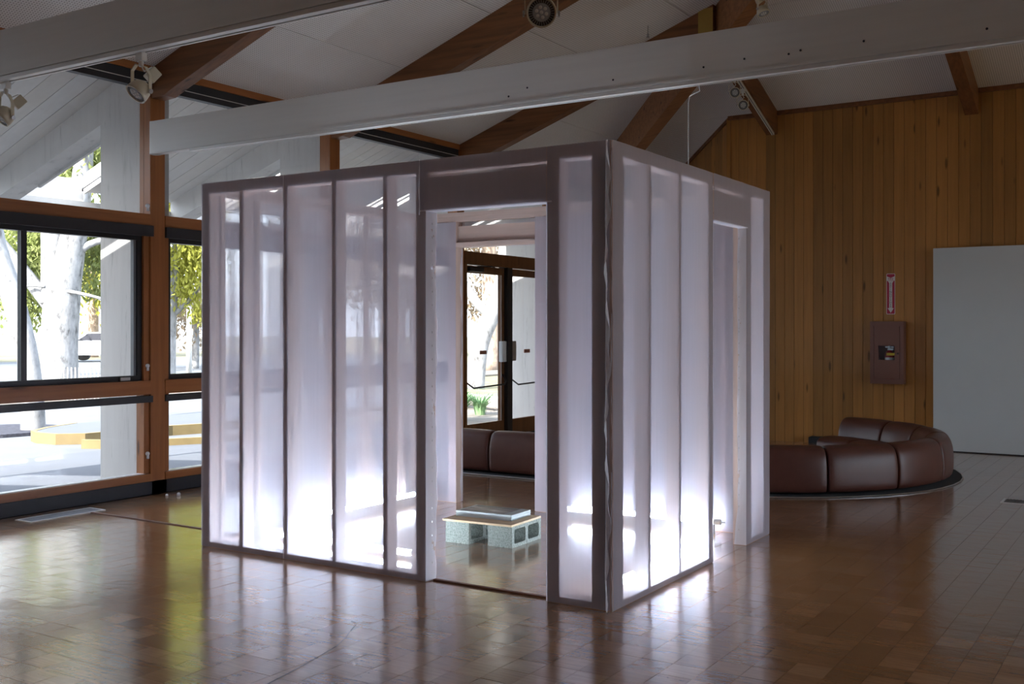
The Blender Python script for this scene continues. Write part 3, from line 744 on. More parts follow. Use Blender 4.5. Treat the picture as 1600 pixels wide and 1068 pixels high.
# folded cloth returns round the door jambs, ruffled seams
def fold(pts, off, seed, nm='fabric_return', w=0.012, mt='fabric_fold'):
    # vertical strip between two xy points, gathered into small waves
    rr = random.Random(seed); (xa, ya), (xb, yb) = pts; nz = 60; nx = 6; vs, fs = [], []
    z0, z1 = off
    nvec = Vector((yb - ya, xa - xb, 0)).normalized()
    ph = rr.uniform(0, 6)
    for j in range(nz + 1):
        z = z0 + (z1 - z0) * j / nz
        flare = 1 + 1.5 * max(0, (0.25 - z))
        for i in range(nx + 1):
            t = i / nx; d = w * 0.35 * math.sin(z * 31 + t * 5 + ph) * t + w * 0.5 * math.sin(z * 7.3 + t * 3 + ph) * t
            p = Vector((xa + (xb - xa) * t * flare, ya + (yb - ya) * t, z)) + nvec * d; vs.append(p)
    for j in range(nz):
        for i in range(nx):
            n0 = j * (nx + 1) + i; fs.append((n0, n0 + 1, n0 + nx + 2, n0 + nx + 1))
    return MB().add(vs, fs).build(nm, M[mt], PV, smooth=True)
fold([(-1.203, -0.008), (-1.198, 0.088)], (0.003, 2.155), 1)
fold([(-0.393, -0.008), (-0.395, 0.085)], (0.003, 2.155), 2)
fold([(0.006, 1.978), (-0.055, 1.974)], (0.003, 2.15), 3)
fold([(0.006, 1.386), (-0.03, 1.39)], (0.003, 2.15), 4)
fold([(-2.678, PY + 0.006), (-2.672, PY - 0.03)], (0.003, 2.155), 5)
fold([(-0.034, -0.010), (-0.014, -0.024)], (0.003, H), 6, 'seam_ruffle', 0.026)
fold([(-2.343, -0.008), (-2.333, -0.012)], (0.003, H), 7, 'seam_ruffle', 0.006)
fold([(-1.246, -0.011), (-1.240, -0.020)], (2.13, H), 8, 'seam_ruffle', 0.01)
MB().box(-1.243, -0.36, -0.012, 0.075, 2.150, 2.1565).build('fabric_return', M['fabric_fold'], PV)
MB().box(-0.05, 0.012, 1.384, 1.99, 2.150, 2.1565).build('fabric_return', M['fabric_fold'], PV)
fold([(-0.012, 0.004), (0.0, -0.004)], (0.003, H), 9, 'seam_ruffle', 0.006)
# staples in the turned edges
st = MB()
for k in range(26):
    z = 0.1 + k * 0.079
    st.box(-1.1985, -1.1965, 0.045, 0.047, z, z + 0.012); st.box(-0.045, -0.043, 1.9715, 1.9735, z, z + 0.012)
o = st.build('staples', M['steel'], PV); o['kind'] = 'stuff'

# ------------------------------------------------------------------ lamps standing inside the pavilion
def tube_lamp(x0, y0, x1, y1, z, label):
    t = thing('tube_lamp', ((x0 + x1) / 2, (y0 + y1) / 2, 0), label, 'lamp', 'tube lamps on the pavilion floor')
    a, b = Vector((x0, y0, z)), Vector((x1, y1, z)); d = (b - a).normalized(); s = Vector((-d.y, d.x, 0))
    MB().tube([a, b], 0.016, 14).build('glowing_tube', M['lamp'], t, smooth=True)
    MB().prism([a - s * 0.025 - Vector((0, 0, z - 0.001)), a + s * 0.025 - Vector((0, 0, z - 0.001)), a + s * 0.018 - Vector((0, 0, 0.018)), a - s * 0.018 - Vector((0, 0, 0.018))], b - a).build('batten', M['plastic'], t)
    for p, q in ((a, -d), (b, d)):
        MB().lathe([(0, 0.02), (0.05, 0.02)], p, q, 12).lathe([(0, 0.006), (0.03, 0.006)], p + q * 0.05, q, 8).build('end_cap', M['plastic'], t)
    return t
tube_lamp(-2.86, 0.43, -1.64, 0.43, 0.045, 'glowing tube lamp behind the long front fabric wall of the pavilion')
tube_lamp(-0.17, 0.36, -0.17, 1.52, 0.06, 'glowing tube lamp along the pavilion wall with the narrow doorway')
tube_lamp(-1.50, 2.27, -0.34, 2.27, 0.085, 'glowing tube lamp along the back wall of the pavilion beside its rear doorway')
tube_lamp(-2.94, 0.95, -2.94, 2.12, 0.085, 'glowing tube lamp along the pavilion wall next to the windows')

# floor strip under the walls, cord to the window
o = MB().box(-4.86, -3.115, 0.400, 0.425, 0.0005, 0.006).build('floor_joint_strip', M['cord'], org=(-4, 0.41, 0)); tag(o, 'thin brown strip on the floor running from the vent grille to the pavilion', 'floor strip')
o = MB().box(-1.19, -0.40, 0.045, 0.07, 0.0005, 0.010).build('threshold_strip', M['cord'], org=(-0.8, 0.05, 0)); tag(o, 'thin brown threshold strip across the front doorway of the pavilion', 'threshold')

# ------------------------------------------------------------------ cinder blocks, board, prints
def cinder_block(x0, y0, label, rot):
    t = thing('cinder_block', (x0, y0, 0), label, 'block', 'cinder blocks in the pavilion')
    w, l, h = 0.19, 0.40, 0.145; wall_t = 0.03; web = 0.032
    core = (l - 2 * wall_t - web) / 2
    holes = [(wall_t, wall_t + core), (wall_t + core + web, l - wall_t)]
    bm = bmesh.new()
    # profile in (y,z) with two rounded core openings, extruded along x
    def rr(y0, y1, z0, z1, r, n=4):
        pts = []
        for cx, cz, a0 in ((y1 - r, z1 - r, 0), (y0 + r, z1 - r, 90), (y0 + r, z0 + r, 180), (y1 - r, z0 + r, 270)):
            for k in range(n + 1):
                a = R(a0 + 90 * k / n); pts.append((cx + r * math.cos(a), cz + r * math.sin(a)))
        return pts
    loops = [[(0, 0), (l * 0.5 - 0.004, 0), (l * 0.5, 0.003), (l * 0.5 + 0.004, 0), (l, 0), (l, h), (l * 0.5 + 0.004, h), (l * 0.5, h - 0.003), (l * 0.5 - 0.004, h), (0, h)]] + [rr(a, b, 0.024, h - 0.024, 0.02) for a, b in holes]
    edges = []
    for lp in loops:
        vs = [bm.verts.new((0, y, z)) for y, z in lp]
        for i in range(len(vs)): edges.append(bm.edges.new((vs[i], vs[(i + 1) % len(vs)])))
    bmesh.ops.triangle_fill(bm, edges=edges, use_beauty=True)
    r = bmesh.ops.extrude_face_region(bm, geom=list(bm.faces))
    bmesh.ops.translate(bm, verts=[v for v in r['geom'] if isinstance(v, bmesh.types.BMVert)], vec=(w, 0, 0))
    bmesh.ops.recalc_face_normals(bm, faces=bm.faces)
    me = bpy.data.meshes.new('block_body'); bm.to_mesh(me); bm.free(); me.materials.append(M['block'])
    o = bpy.data.objects.new('block_body', me); COL.objects.link(o); o.parent = t
    gm = MB(); 
    for xx in (-0.0006, w - 0.001): gm.box(xx, xx + 0.0016, l * 0.5 - 0.003, l * 0.5 + 0.003, 0.004, h - 0.004)
    g2 = gm.build('mould_seam', M['fin']); g2.parent = t; ORG[g2.name] = Vector()
    t.rotation_euler = (0, 0, rot)
    return t
cinder_block(-1.795, 1.00, 'grey cinder block under the board end nearer the windows', R(2))
cinder_block(-1.475, 1.045, 'grey cinder block under the board end nearer the camera, two cores showing', R(2))
bd = MB(); 
bd.prism([(-1.815, 0.99, 0.1455), (-1.275, 1.03, 0.1455), (-1.295, 1.445, 0.1455), (-1.835, 1.41, 0.1455)], (0, 0, 0.014))
o = bd.build('plywood_board', M['ply'], org=(-1.55, 1.2, 0.15)); tag(o, 'thin plywood board bridging the two cinder blocks', 'board')
pk = thing('poster_stack', (-1.58, 1.28, 0.16), 'stack of large white sheets printed with a dark photograph, on the plywood board', 'poster stack')
rs = random.Random(9)
for k in range(7):
    j = rs.uniform(-0.003, 0.003); j2 = rs.uniform(-0.003, 0.003); z = 0.1598 + k * 0.0056
    MB().prism([(-1.80 + j, 1.13 + j2, z), (-1.355 + j, 1.155 + j2, z), (-1.365 + j, 1.42 + j2, z), (-1.81 + j, 1.395 + j2, z)], (0, 0, 0.0053)).build('sheet_bundle', M['print_margin'], pk)
def photo_material():
    m, nt, p = mat('dark_landscape_print')
    v = coords(nt, (4, 16, 1))
    f = noise(nt, v, 1.0, 6, 0.6)
    sx = N(nt, 'SeparateXYZ'); tc = N(nt, 'TexCoord'); L(nt, tc.outputs['Object'], sx.inputs[0])
    sky = ramp(nt, sx.outputs['Y'], [(0.0, (1, 1, 1)), (0.05, (1, 1, 1)), (0.06, (0, 0, 0))])
    c = ramp(nt, f, [(0.35, (0.07, 0.06, 0.06)), (0.5, (0.18, 0.16, 0.16)), (0.65, (0.5, 0.5, 0.52))])
    L(nt, mixc(nt, sky, (0.06, 0.065, 0.075), c), p.inputs['Base Color']); p.inputs['Roughness'].default_value = 0.35
    return m
MB().prism([(-1.775, 1.145, 0.1990), (-1.425, 1.165, 0.1990), (-1.437, 1.41, 0.1990), (-1.787, 1.388, 0.1990)], (0, 0, 0.0008)).build('photograph', photo_material(), pk, label='dark landscape photograph on the top sheet')

# ------------------------------------------------------------------ curved leather seating
CX, CY, RO = -1.35, 5.90, 1.97
def path(s):
    # s<0: straight run along -x ; s>=0: angle along the arc from the bottom (south) of the ring
    if s < 0: return Vector((CX + s, CY - RO, 0)), Vector((0, -1, 0))
    a = R(-90) + s / RO; n = Vector((math.cos(a), math.sin(a), 0)); return Vector((CX, CY, 0)) + n * RO, n
PROF = [(0.03, 0.02), (0.0, 0.05), (-0.005, 0.22), (0.01, 0.33), (0.04, 0.405), (0.09, 0.435), (0.16, 0.44), (0.225, 0.42), (0.275, 0.37), (0.31, 0.29), (0.34, 0.235), (0.40, 0.235), (0.55, 0.245), (0.68, 0.24), (0.75, 0.215), (0.78, 0.17), (0.785, 0.06), (0.77, 0.02)]
def settee(s0, s1, label, prof=PROF):
    p, nrm = path((s0 + s1) / 2)
    t = thing('settee_segment', (p.x, p.y, 0), label, 'seat', 'leather seating round the carpet')
    def loft(pr, name, closed=True):
        ms = MB(); n = len(pr); cen = (sum(q[0] for q in pr) / n, sum(q[1] for q in pr) / n)
        st = []
        for u, k in ((0.0, 0.86), (0.012, 0.94), (0.04, 0.985), (0.12, 1.0), (0.3, 1.006), (0.5, 1.01), (0.7, 1.006), (0.88, 1.0), (0.96, 0.985), (0.988, 0.94), (1.0, 0.86)):
            st.append((s0 + 0.004 + (s1 - s0 - 0.008) * u, k))
        vs = []
        for s, k in st:
            p, nr = path(s)
            for d, z in pr:
                dd = cen[0] + (d - cen[0]) * k; zz = cen[1] + (z - cen[1]) * k if z > 0.06 else z
                vs.append(p - nr * dd + Vector((0, 0, zz)))
        fs = []
        for i in range(len(st) - 1):
            for j in range(n):
                fs.append((i * n + j, i * n + (j + 1) % n, (i + 1) * n + (j + 1) % n, (i + 1) * n + j))
        fs += [tuple(range(n - 1, -1, -1)), tuple((len(st) - 1) * n + j for j in range(n))]
        ob = ms.add(vs, fs).build(name, M['leather'], t, smooth=True)
        sd = ob.modifiers.new('soft', 'SUBSURF'); sd.levels = 1; sd.render_levels = 2
        return ob
    if True:
        bp_ = [q for q in PROF if q[0] <= 0.345 ][:-1] + [(0.335, 0.19), (0.33, 0.04), (0.30, 0.02)]
        loft(bp_, 'backrest')
        loft([(0.342, 0.02), (0.335, 0.05), (0.338, 0.16), (0.345, 0.22)] + PROF[11:], 'seat_cushion')
    return t
ang = [-90, -73, -51, -29.5, -7, 13, 33, 53, 74, 97]
arc = [RO * R(a + 90) for a in ang]
seg = [(-2.82 + 0.0, -2.06), (-2.06, -1.30), (-1.30, -0.54), (-0.54, arc[1] - 0.44), (arc[1] - 0.44, arc[1])]
labs = ['brown leather seat seen through the rear doorway, nearer the windows', 'brown leather seat seen through the rear doorway, second from the windows',
        'brown leather seat hidden behind the pavilion, third from the windows', 'brown leather seat behind the pavilion, fourth from the windows', 'narrow brown leather seat just behind the pavilion corner']
seg = [(-2.82, -2.06), (-2.06, -1.30), (-1.30, -0.54), (-0.54, 0.02), (0.02, arc[1])]
for (a, b), lb in zip(seg, labs): settee(a, b, lb)
labs = ['brown leather seat cut by the pavilion edge, its back to the camera', 'brown leather seat, back to the camera, facing the plank wall squarely', 'brown leather seat on the bend, narrow dark back, below the extinguisher cabinet',
        'brown leather seat at the end of the curve beside the white partition', 'brown leather seat on the far bend with a pale highlight, beside the partition', 'brown leather seat on the far side, second glossy backrest from the partition', 'brown leather seat on the far side with the tallest glossy backrest']
for k in range(1, 8): settee(arc[k], arc[k + 1], labs[k - 1])
cp = MB(); pts = []
for k in range(-12, 50):
    s = k * 0.26; 
    if s > RO * math.pi * 1.02: break
    p, nr = path(s); pts.append(p + nr * 0.085)
pts.append(Vector((CX - 3.1, CY + RO + 0.085, 0)))
cp.prism([(p.x, p.y, 0.0006) for p in pts], (0, 0, 0.009))
o = cp.build('round_carpet', M['carpet'], org=(CX, CY, 0)); tag(o, 'dark grey carpet with a curved edge under the leather seating', 'carpet')
ed = MB().tube([Vector((p.x, p.y, 0.008)) + path(0)[1] * 0 for p in pts[:-1]], 0.006, 6).build('edge_strip', M['steel'], o)

# ------------------------------------------------------------------ things on and by the plank wall
cb = thing('extinguisher_cabinet', (-0.57, WY, 0.79), 'brown steel fire extinguisher cabinet with a small window, on the plank wall', 'cabinet')
y0 = WY - 0.13
m = MB().box(-0.77, -0.37, y0, y0 + 0.012, 0.79, 0.85).box(-0.77, -0.37, y0, y0 + 0.012, 1.50, 1.56).box(-0.77, -0.725, y0, y0 + 0.012, 0.85, 1.50).box(-0.415, -0.37, y0, y0 + 0.012, 0.85, 1.50)
m.box(-0.77, -0.758, y0 + 0.012, WY, 0.79, 1.56).box(-0.382, -0.37, y0 + 0.012, WY, 0.79, 1.56).box(-0.758, -0.382, y0 + 0.012, WY, 0.79, 0.802).box(-0.758, -0.382, y0 + 0.012, WY, 1.548, 1.56).box(-0.758, -0.382, WY - 0.006, WY, 0.802, 1.548)
m.build('body', M['cabinet'], cb)
dx0, dx1, dz0, dz1 = -0.722, -0.418, 0.853, 1.497; hx0, hx1, hz0, hz1 = -0.668, -0.475, 1.085, 1.26
dr = MB().box(dx0, dx1, y0 - 0.004, y0 + 0.008, dz0, hz0).box(dx0, dx1, y0 - 0.004, y0 + 0.008, hz1, dz1).box(dx0, hx0, y0 - 0.004, y0 + 0.008, hz0, hz1).box(hx1, dx1, y0 - 0.004, y0 + 0.008, hz0, hz1).build('door', M['cabinet'], cb)
box('pane', M['glass'], hx0, hx1, y0, y0 + 0.003, hz0, hz1, dr)
MB().lathe([(0, 0.012), (0.012, 0.010)], (-0.44, y0 - 0.004, 1.165), (0, -1, 0), 12).build('knob', M['fin'], dr)
ex = thing('fire_extinguisher', (-0.55, WY - 0.065, 0.806), 'red fire extinguisher seen through the cabinet window', 'fire extinguisher')
MB().lathe([(0, 0.05), (0.01, 0.055), (0.33, 0.055), (0.37, 0.045), (0.40, 0.02)], (-0.55, WY - 0.064, 0.806), (0, 0, 1), 24).build('tank', M['red'], ex, smooth=True)
MB().lathe([(0, 0.018), (0.05, 0.018)], (-0.55, WY - 0.064, 1.206), (0, 0, 1), 12).box(-0.60, -0.50, WY - 0.075, WY - 0.055, 1.235, 1.25).box(-0.57, -0.50, WY - 0.09, WY - 0.04, 1.205, 1.225).build('valve', M['steel'], ex)
MB().lathe([(0, 0.0562), (0.03, 0.0562)], (-0.55, WY - 0.064, 1.085), (0, 0, 1), 24).build('band', M['sign_white'], ex)
MB().box(-0.575, -0.475, WY - 0.121, WY - 0.1205, 1.14, 1.172).build('yellow_label', M['yellow'], ex, label='yellow inspection tag')
sg = thing('extinguisher_sign', (-0.55, WY, 1.65), 'narrow red and white fire extinguisher arrow sign above the cabinet', 'sign')
ys = WY - 0.006
def rrect(x0, x1, z0, z1, r, y, th, name, m, par):
    pts = []
    for cx, cz, a0 in ((x1 - r, z1 - r, 0), (x0 + r, z1 - r, 90), (x0 + r, z0 + r, 180), (x1 - r, z0 + r, 270)):
        for k in range(5):
            a = R(a0 + 22.5 * k); pts.append((cx + r * math.cos(a), y, cz + r * math.sin(a)))
    return MB().prism(pts, (0, th, 0)).build(name, m, par)
rrect(-0.602, -0.498, 1.648, 2.152, 0.012, ys, 0.005, 'backing', M['sign_white'], sg)
rrect(-0.596, -0.504, 1.654, 2.146, 0.009, ys - 0.0008, 0.0012, 'red_field', M['sign_red'], sg)
MB().prism([(-0.596, ys - 0.0016, 2.118), (-0.55, ys - 0.0016, 2.098), (-0.504, ys - 0.0016, 2.118), (-0.504, ys - 0.0016, 2.063), (-0.596, ys - 0.0016, 2.063)], (0, 0.0008, 0)).build('white_band', M['sign_white'], sg)
MB().prism([(-0.585, ys - 0.0016, 2.06), (-0.515, ys - 0.0016, 2.06), (-0.532, ys - 0.0016, 2.035), (-0.532, ys - 0.0016, 1.725), (-0.513, ys - 0.0016, 1.725), (-0.55, ys - 0.0016, 1.665), (-0.587, ys - 0.0016, 1.725), (-0.568, ys - 0.0016, 1.725), (-0.568, ys - 0.0016, 2.035)], (0, 0.0008, 0)).build('white_arrow', M['sign_white'], sg)
def lettering(txt, size, loc, m, par, rot=(R(90), 0, 0), name='lettering', sp=1.0, ext=0.0005):
    cu = bpy.data.curves.new(name, 'FONT'); cu.body = txt; cu.size = size; cu.align_x = 'CENTER'; cu.align_y = 'CENTER'; cu.extrude = ext; cu.space_line = sp
    tmp = bpy.data.objects.new(name, cu); COL.objects.link(tmp)
    bpy.context.view_layer.update()
    me = bpy.data.meshes.new_from_object(tmp.evaluated_get(bpy.context.evaluated_depsgraph_get()))
    bpy.data.objects.remove(tmp); me.materials.clear(); me.materials.append(m)
    o = bpy.data.objects.new(name, me); COL.objects.link(o); o.parent = par; o['kind'] = 'stuff'
    o.location = Vector(loc) - ORG[par.name]; o.rotation_euler = rot; return o
lettering('FIRE', 0.036, (-0.55, ys - 0.0022, 2.083), M['sign_red'], sg)
lettering('E\nX\nT\nI\nN\nG\nU\nI\nS\nH\nE\nR', 0.033, (-0.55, ys - 0.0022, 1.885), M['slot'], sg, sp=0.80)
ht = thing('floor_heater', (-1.2, WY, 0), 'low black heater box on the floor against the plank wall', 'heater')
MB().box(-1.54, -0.85, WY - 0.13, WY - 0.001, 0.001, 0.085).build('casing', M['base'], ht, bevel=0.004)
MB().box(-1.52, -0.87, WY - 0.12, WY - 0.02, 0.085, 0.092).build('grille', M['black'], ht)
pt = thing('partition_panel', (0.9, WY - 0.1, 0), 'tall white movable partition panel standing before the plank wall', 'partition')
MB().box(-0.03, 2.6, WY - 0.13, WY - 0.05, 0.012, 2.435).build('board', M['partition'], pt, bevel=0.003)
MB().box(0.0, 2.57, WY - 0.12, WY - 0.06, 0.0006, 0.012).build('foot_rail', M['slot'], pt)

# dark thread lying on the floor
th = [(-1.028, -0.858), (-0.985, -0.868), (-0.963, -0.898), (-0.935, -0.96), (-0.861, -1.089), (-0.804, -1.22), (-0.76, -1.416), (-0.719, -1.616), (-0.693, -1.772)]
o = MB().tube([(x, y, 0.002) for x, y in th], 0.0009, 6).build('thread', M['slot'], org=(th[0][0], th[0][1], 0)); tag(o, 'thin dark curled thread lying on the wooden floor before the pavilion', 'thread')
# floor vents
def vent(x0, x1, y0, y1, label, n=14, along='y'):
    v = thing('floor_vent', ((x0 + x1) / 2, (y0 + y1) / 2, 0), label, 'vent')
    f = 0.018
    MB().box(x0, x1, y0, y0 + f, 0.0004, 0.006).box(x0, x1, y1 - f, y1, 0.0004, 0.006).box(x0, x0 + f, y0 + f, y1 - f, 0.0004, 0.006).box(x1 - f, x1, y0 + f, y1 - f, 0.0004, 0.006).build('frame', M['track'], v)
    box('backing', M['fin'], x0 + f, x1 - f, y0 + f, y1 - f, 0.0004, 0.0015, v)
    for k in range(n):
        x = x0 + f + (x1 - x0 - 2 * f) * (k + 0.5) / n
        box('slat', M['grey_glass'] if along == 'y' else M['fin'], x - 0.003, x + 0.003, y0 + f, y1 - f, 0.0015, 0.005, v)
vent(-5.06, -4.86, -0.12, 0.54, 'long grey floor vent grille by the window wall')
vent(1.20, 1.75, 4.83, 5.08, 'dark floor vent grille by the picture edge beside the carpet', 20, 'x')
for (cx_, cy_, sz), lb in (((-5.02, 1.28, 0.012), 'small white plastic scrap on the floor by the window, the flatter one'), ((-4.96, 1.36, 0.016), 'small white plastic knob on the floor by the window')):
    o = MB().lathe([(0, sz), (sz, sz * 1.1), (sz * 1.7, sz * 0.6)], (cx_, cy_, 0.0005), (0, 0, 1), 10).build('plastic_knob', M['plastic'], org=(cx_, cy_, 0), smooth=True); tag(o, lb, 'knob')

# ------------------------------------------------------------------ outside: fins and eaves
GZ = -0.10
def z_sof(x): return 3.83 + 0.365 * (x + 5.70)
def z_arm(x): return 3.38 + 0.340 * (x + 6.12)
XO = -7.95
def fin(y):
    f = empty('wall_fin', (WX - 0.4, y, 0), 'structure'); th = 0.24; y0 = y + 0.03
    MB().prism([(-6.10, y0, GZ), (-5.43, y0, GZ), (-5.43, y0, z_sof(-5.43)), (-6.10, y0, z_sof(-6.10))], (0, th, 0)).build('pier', M['concrete'], f)
    MB().prism([(-6.10, y0, z_sof(-6.10)), (-6.10, y0, z_arm(-6.10)), (XO, y0, z_arm(XO)), (XO, y0, z_sof(XO))], (0, th, 0)).build('sloping_arm', M['concrete'], f)
    MB().prism([(-6.10, y0 + th - 0.03, z_arm(-6.10)), (-6.10, y0 + th - 0.03, z_arm(-6.10) - 0.03), (-7.4, y0 + th - 0.03, z_arm(-7.4) - 0.03), (-7.4, y0 + th - 0.03, z_arm(-7.4))], (0, 0.03, 0)).build('drip_edge', M['concrete'], f)
    MB().prism([(WX - 0.17, y + 0.11, 2.70), (WX - 0.30, y + 0.11, 2.76), (WX - 0.17, y + 0.11, 2.82)], (0, 0.05, 0)).build('small_bracket', M['fin'], f)
    return f
for y in POSTS: fin(y)
XI = -6.45                      # inner edge of the open light well beside each fin
def soffit(y0, y1, w0, w1):
    s = empty('roof_soffit', (-6.5, y0, 3.5), 'structure'); w = 0.196
    cuts = sorted(set([y0, y1] + [y for y in (w0, w1) if y0 < y < y1]))
    for c0, c1 in zip(cuts[:-1], cuts[1:]):
        xo = XI if w0 - 0.01 < (c0 + c1) / 2 < w1 else XO
        n = max(1, round((c1 - c0) / w)); h = (c1 - c0) / n
        for k in range(n):
            yy = c0 + k * h
            MB().prism([(WX - 0.14, yy + 0.003, z_sof(WX - 0.14)), (xo, yy + 0.003, z_sof(xo)), (xo, yy + 0.003, z_sof(xo) + 0.03), (WX - 0.14, yy + 0.003, z_sof(WX - 0.14) + 0.03)], (0, h - 0.006, 0)).build('plank', M['soffit'], s)
        xe = xo - (0.05 if xo == XO else 0)
        MB().prism([(WX - 0.1, c0, z_sof(WX - 0.1) + 0.032), (xe, c0, z_sof(xe) + 0.032), (xe, c0, z_sof(xe) + 0.05), (WX - 0.1, c0, z_sof(WX - 0.1) + 0.05)], (0, c1 - c0, 0)).build('roof_deck', M['shade'], s)
gap0 = 0.275; SLOT = 0.15
for i in range(len(bays) - 1):
    # a narrow daylight slot is left in the roof just beyond each fin
    ws, we_ = bays[i] + gap0, bays[i] + 1.16
    soffit(bays[i] + gap0 + SLOT if i else bays[i], bays[i + 1] + gap0, ws, we_)
    e = empty('roof_edge', (XO, bays[i], 2.8), 'structure')
    box('gutter_board', M['soffit'], XO - 0.06, XO, bays[i] + 0.02, bays[i + 1] + 0.02, 2.66, 2.90, e)
    MB().prism([(XO - 0.02, ws, 2.905), (XO - 0.02, we_ + 0.02, 2.905), (XO - 0.02, we_ - 0.03, 3.15), (XO - 0.02, ws, 3.15)], (-0.04, 0, 0)).build('fascia_board', M['soffit'], e)
    MB().prism([(XO, we_ + 0.002, z_sof(XO) - 0.02), (XI, we_ + 0.002, z_sof(XI) - 0.02), (XI, we_ + 0.002, z_sof(XI) + 0.20), (XO, we_ + 0.002, z_sof(XO) + 0.20)], (0, 0.03, 0)).build('well_board', M['soffit'], e)
light_block = box('wall_light_block', M['concrete'], -24, WX - 0.3, -10.5, -9.0, GZ, 5.4); light_block['kind'] = 'structure'  # unseen block added to the south, cuts sun and sky off the fins
# ------------------------------------------------------------------ ground, kerbs, planting
def ground(name, m, poly, z, th=0.1):
    o = MB().prism([(x, y, z - th) for x, y in poly], (0, 0, th)).build(name, m); o['kind'] = 'structure'; return o
ground('ground', M['lawn'], [(-160, -120), (60, -120), (60, 160), (-160, 160)], GZ - 0.06, 0.2)
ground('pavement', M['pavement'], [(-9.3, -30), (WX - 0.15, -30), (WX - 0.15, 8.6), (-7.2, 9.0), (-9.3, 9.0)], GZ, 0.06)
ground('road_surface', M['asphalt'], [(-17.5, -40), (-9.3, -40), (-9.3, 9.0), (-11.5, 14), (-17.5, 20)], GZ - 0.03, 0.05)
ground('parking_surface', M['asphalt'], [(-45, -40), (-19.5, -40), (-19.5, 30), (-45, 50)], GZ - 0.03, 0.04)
ground('sand_ground', M['sand'], [(-7.2, 9.0), (WX - 0.15, 8.6), (2, 10.5), (2, 30), (-12, 30), (-11.5, 14), (-9.3, 9.0)], GZ - 0.0, 0.05)
ground('path', M['sand'], [(-19.5, -40), (-17.5, -40), (-17.5, 30), (-19.5, 30)], GZ - 0.0, 0.05)
def kerb(pts, w, h, label):
    top, n = [], len(pts); m = MB()
    P = [Vector((x, y, 0)) for x, y in pts]
    L_, R_ = [], []
    for i, p in enumerate(P):
        t = (P[min(i + 1, n - 1)] - P[max(i - 1, 0)]).normalized(); s = Vector((-t.y, t.x, 0))
        L_.append(p + s * w / 2); R_.append(p - s * w / 2)
    vs = []
    for a, b in zip(L_, R_): vs += [(a.x, a.y, GZ - 0.05), (a.x, a.y, GZ + h), (b.x, b.y, GZ + h), (b.x, b.y, GZ - 0.05)]
    fs = []
    for i in range(n - 1):
        for j in range(3): fs.append((i * 4 + j, i * 4 + j + 1, (i + 1) * 4 + j + 1, (i + 1) * 4 + j))
    fs += [(0, 1, 2, 3), tuple((n - 1) * 4 + j for j in (3, 2, 1, 0))]
    o = m.add(vs, fs).build('kerb', M['yellow_paint']); o['kind'] = 'structure'; o['label'] = label
kerb([(-11.9, 5.2), (-11.6, 4.5), (-11.3, 4.1), (-11.0, 3.98), (-10.6, 4.0), (-10.35, 4.25), (-10.3, 5.0), (-10.3, 5.7), (-10.15, 6.2), (-10.0, 7.5), (-10.0, 12)], 0.07, 0.12, 'yellow painted kerb with a rounded nose, outer one')
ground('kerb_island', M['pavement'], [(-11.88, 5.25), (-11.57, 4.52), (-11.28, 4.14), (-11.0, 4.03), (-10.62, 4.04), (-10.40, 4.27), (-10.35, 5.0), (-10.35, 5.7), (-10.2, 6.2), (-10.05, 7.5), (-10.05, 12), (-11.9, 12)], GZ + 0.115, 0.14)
kerb([(-9.9, 3.9), (-9.5, 4.12), (-9.05, 4.55), (-8.8, 5.0), (-8.55, 6.0), (-8.4, 7.5), (-8.4, 9.0)], 0.07, 0.09, 'yellow painted kerb, inner one')

def trunk_mesh(pts, rads, n=12):
    # smooth spline through points
    P = [Vector(p) for p in pts]; out, rr = [], []
    for i in range(len(P) - 1):
        p0, p1, p2, p3 = P[max(i - 1, 0)], P[i], P[i + 1], P[min(i + 2, len(P) - 1)]
        for k in range(5):
            t = k / 5; q = 0.5 * ((2 * p1) + (p2 - p0) * t + (2 * p0 - 5 * p1 + 4 * p2 - p3) * t * t + (3 * p1 - p0 - 3 * p2 + p3) * t ** 3)
            out.append(q); rr.append(rads[i] + (rads[i + 1] - rads[i]) * t)
    out.append(P[-1]); rr.append(rads[-1]); return MB().tube(out, rr, n)
def leaves(blobs, n, size, seed, droop=0.5):
    rr = random.Random(seed); vs, fs = [], []
    tot = sum(b[3] * b[4] * b[5] for b in blobs)
    for (cx, cy, cz, rx, ry, rz) in blobs:
        k = int(n * rx * ry * rz / tot); ncl = max(5, k // 60)
        cl = []
        for _ in range(ncl):
            d = Vector((rr.gauss(0, 1), rr.gauss(0, 1), rr.gauss(0, 1))).normalized() * rr.uniform(0.45, 1.0)
            cl.append(Vector((cx + d.x * rx, cy + d.y * ry, cz + d.z * rz)))
        for _ in range(k):
            c = rr.choice(cl); sp = 0.28 * (rx + ry) / 2
            p = c + Vector((rr.gauss(0, sp), rr.gauss(0, sp), rr.gauss(0, sp * 0.8) - abs(rr.gauss(0, droop * sp))))
            a = Vector((rr.gauss(0, 0.6), rr.gauss(0, 0.6), -droop - rr.random() * 0.6)).normalized(); b = a.cross(Vector((rr.gauss(0, 1), rr.gauss(0, 1), rr.gauss(0, 1)))).normalized()
            s = size * rr.uniform(0.6, 1.3); m0 = len(vs)
            vs += [p, p + a * s * 0.5 + b * s * 0.2, p + a * s, p + a * s * 0.5 - b * s * 0.2]; fs.append((m0, m0 + 1, m0 + 2, m0 + 3))
    return MB().add(vs, fs)
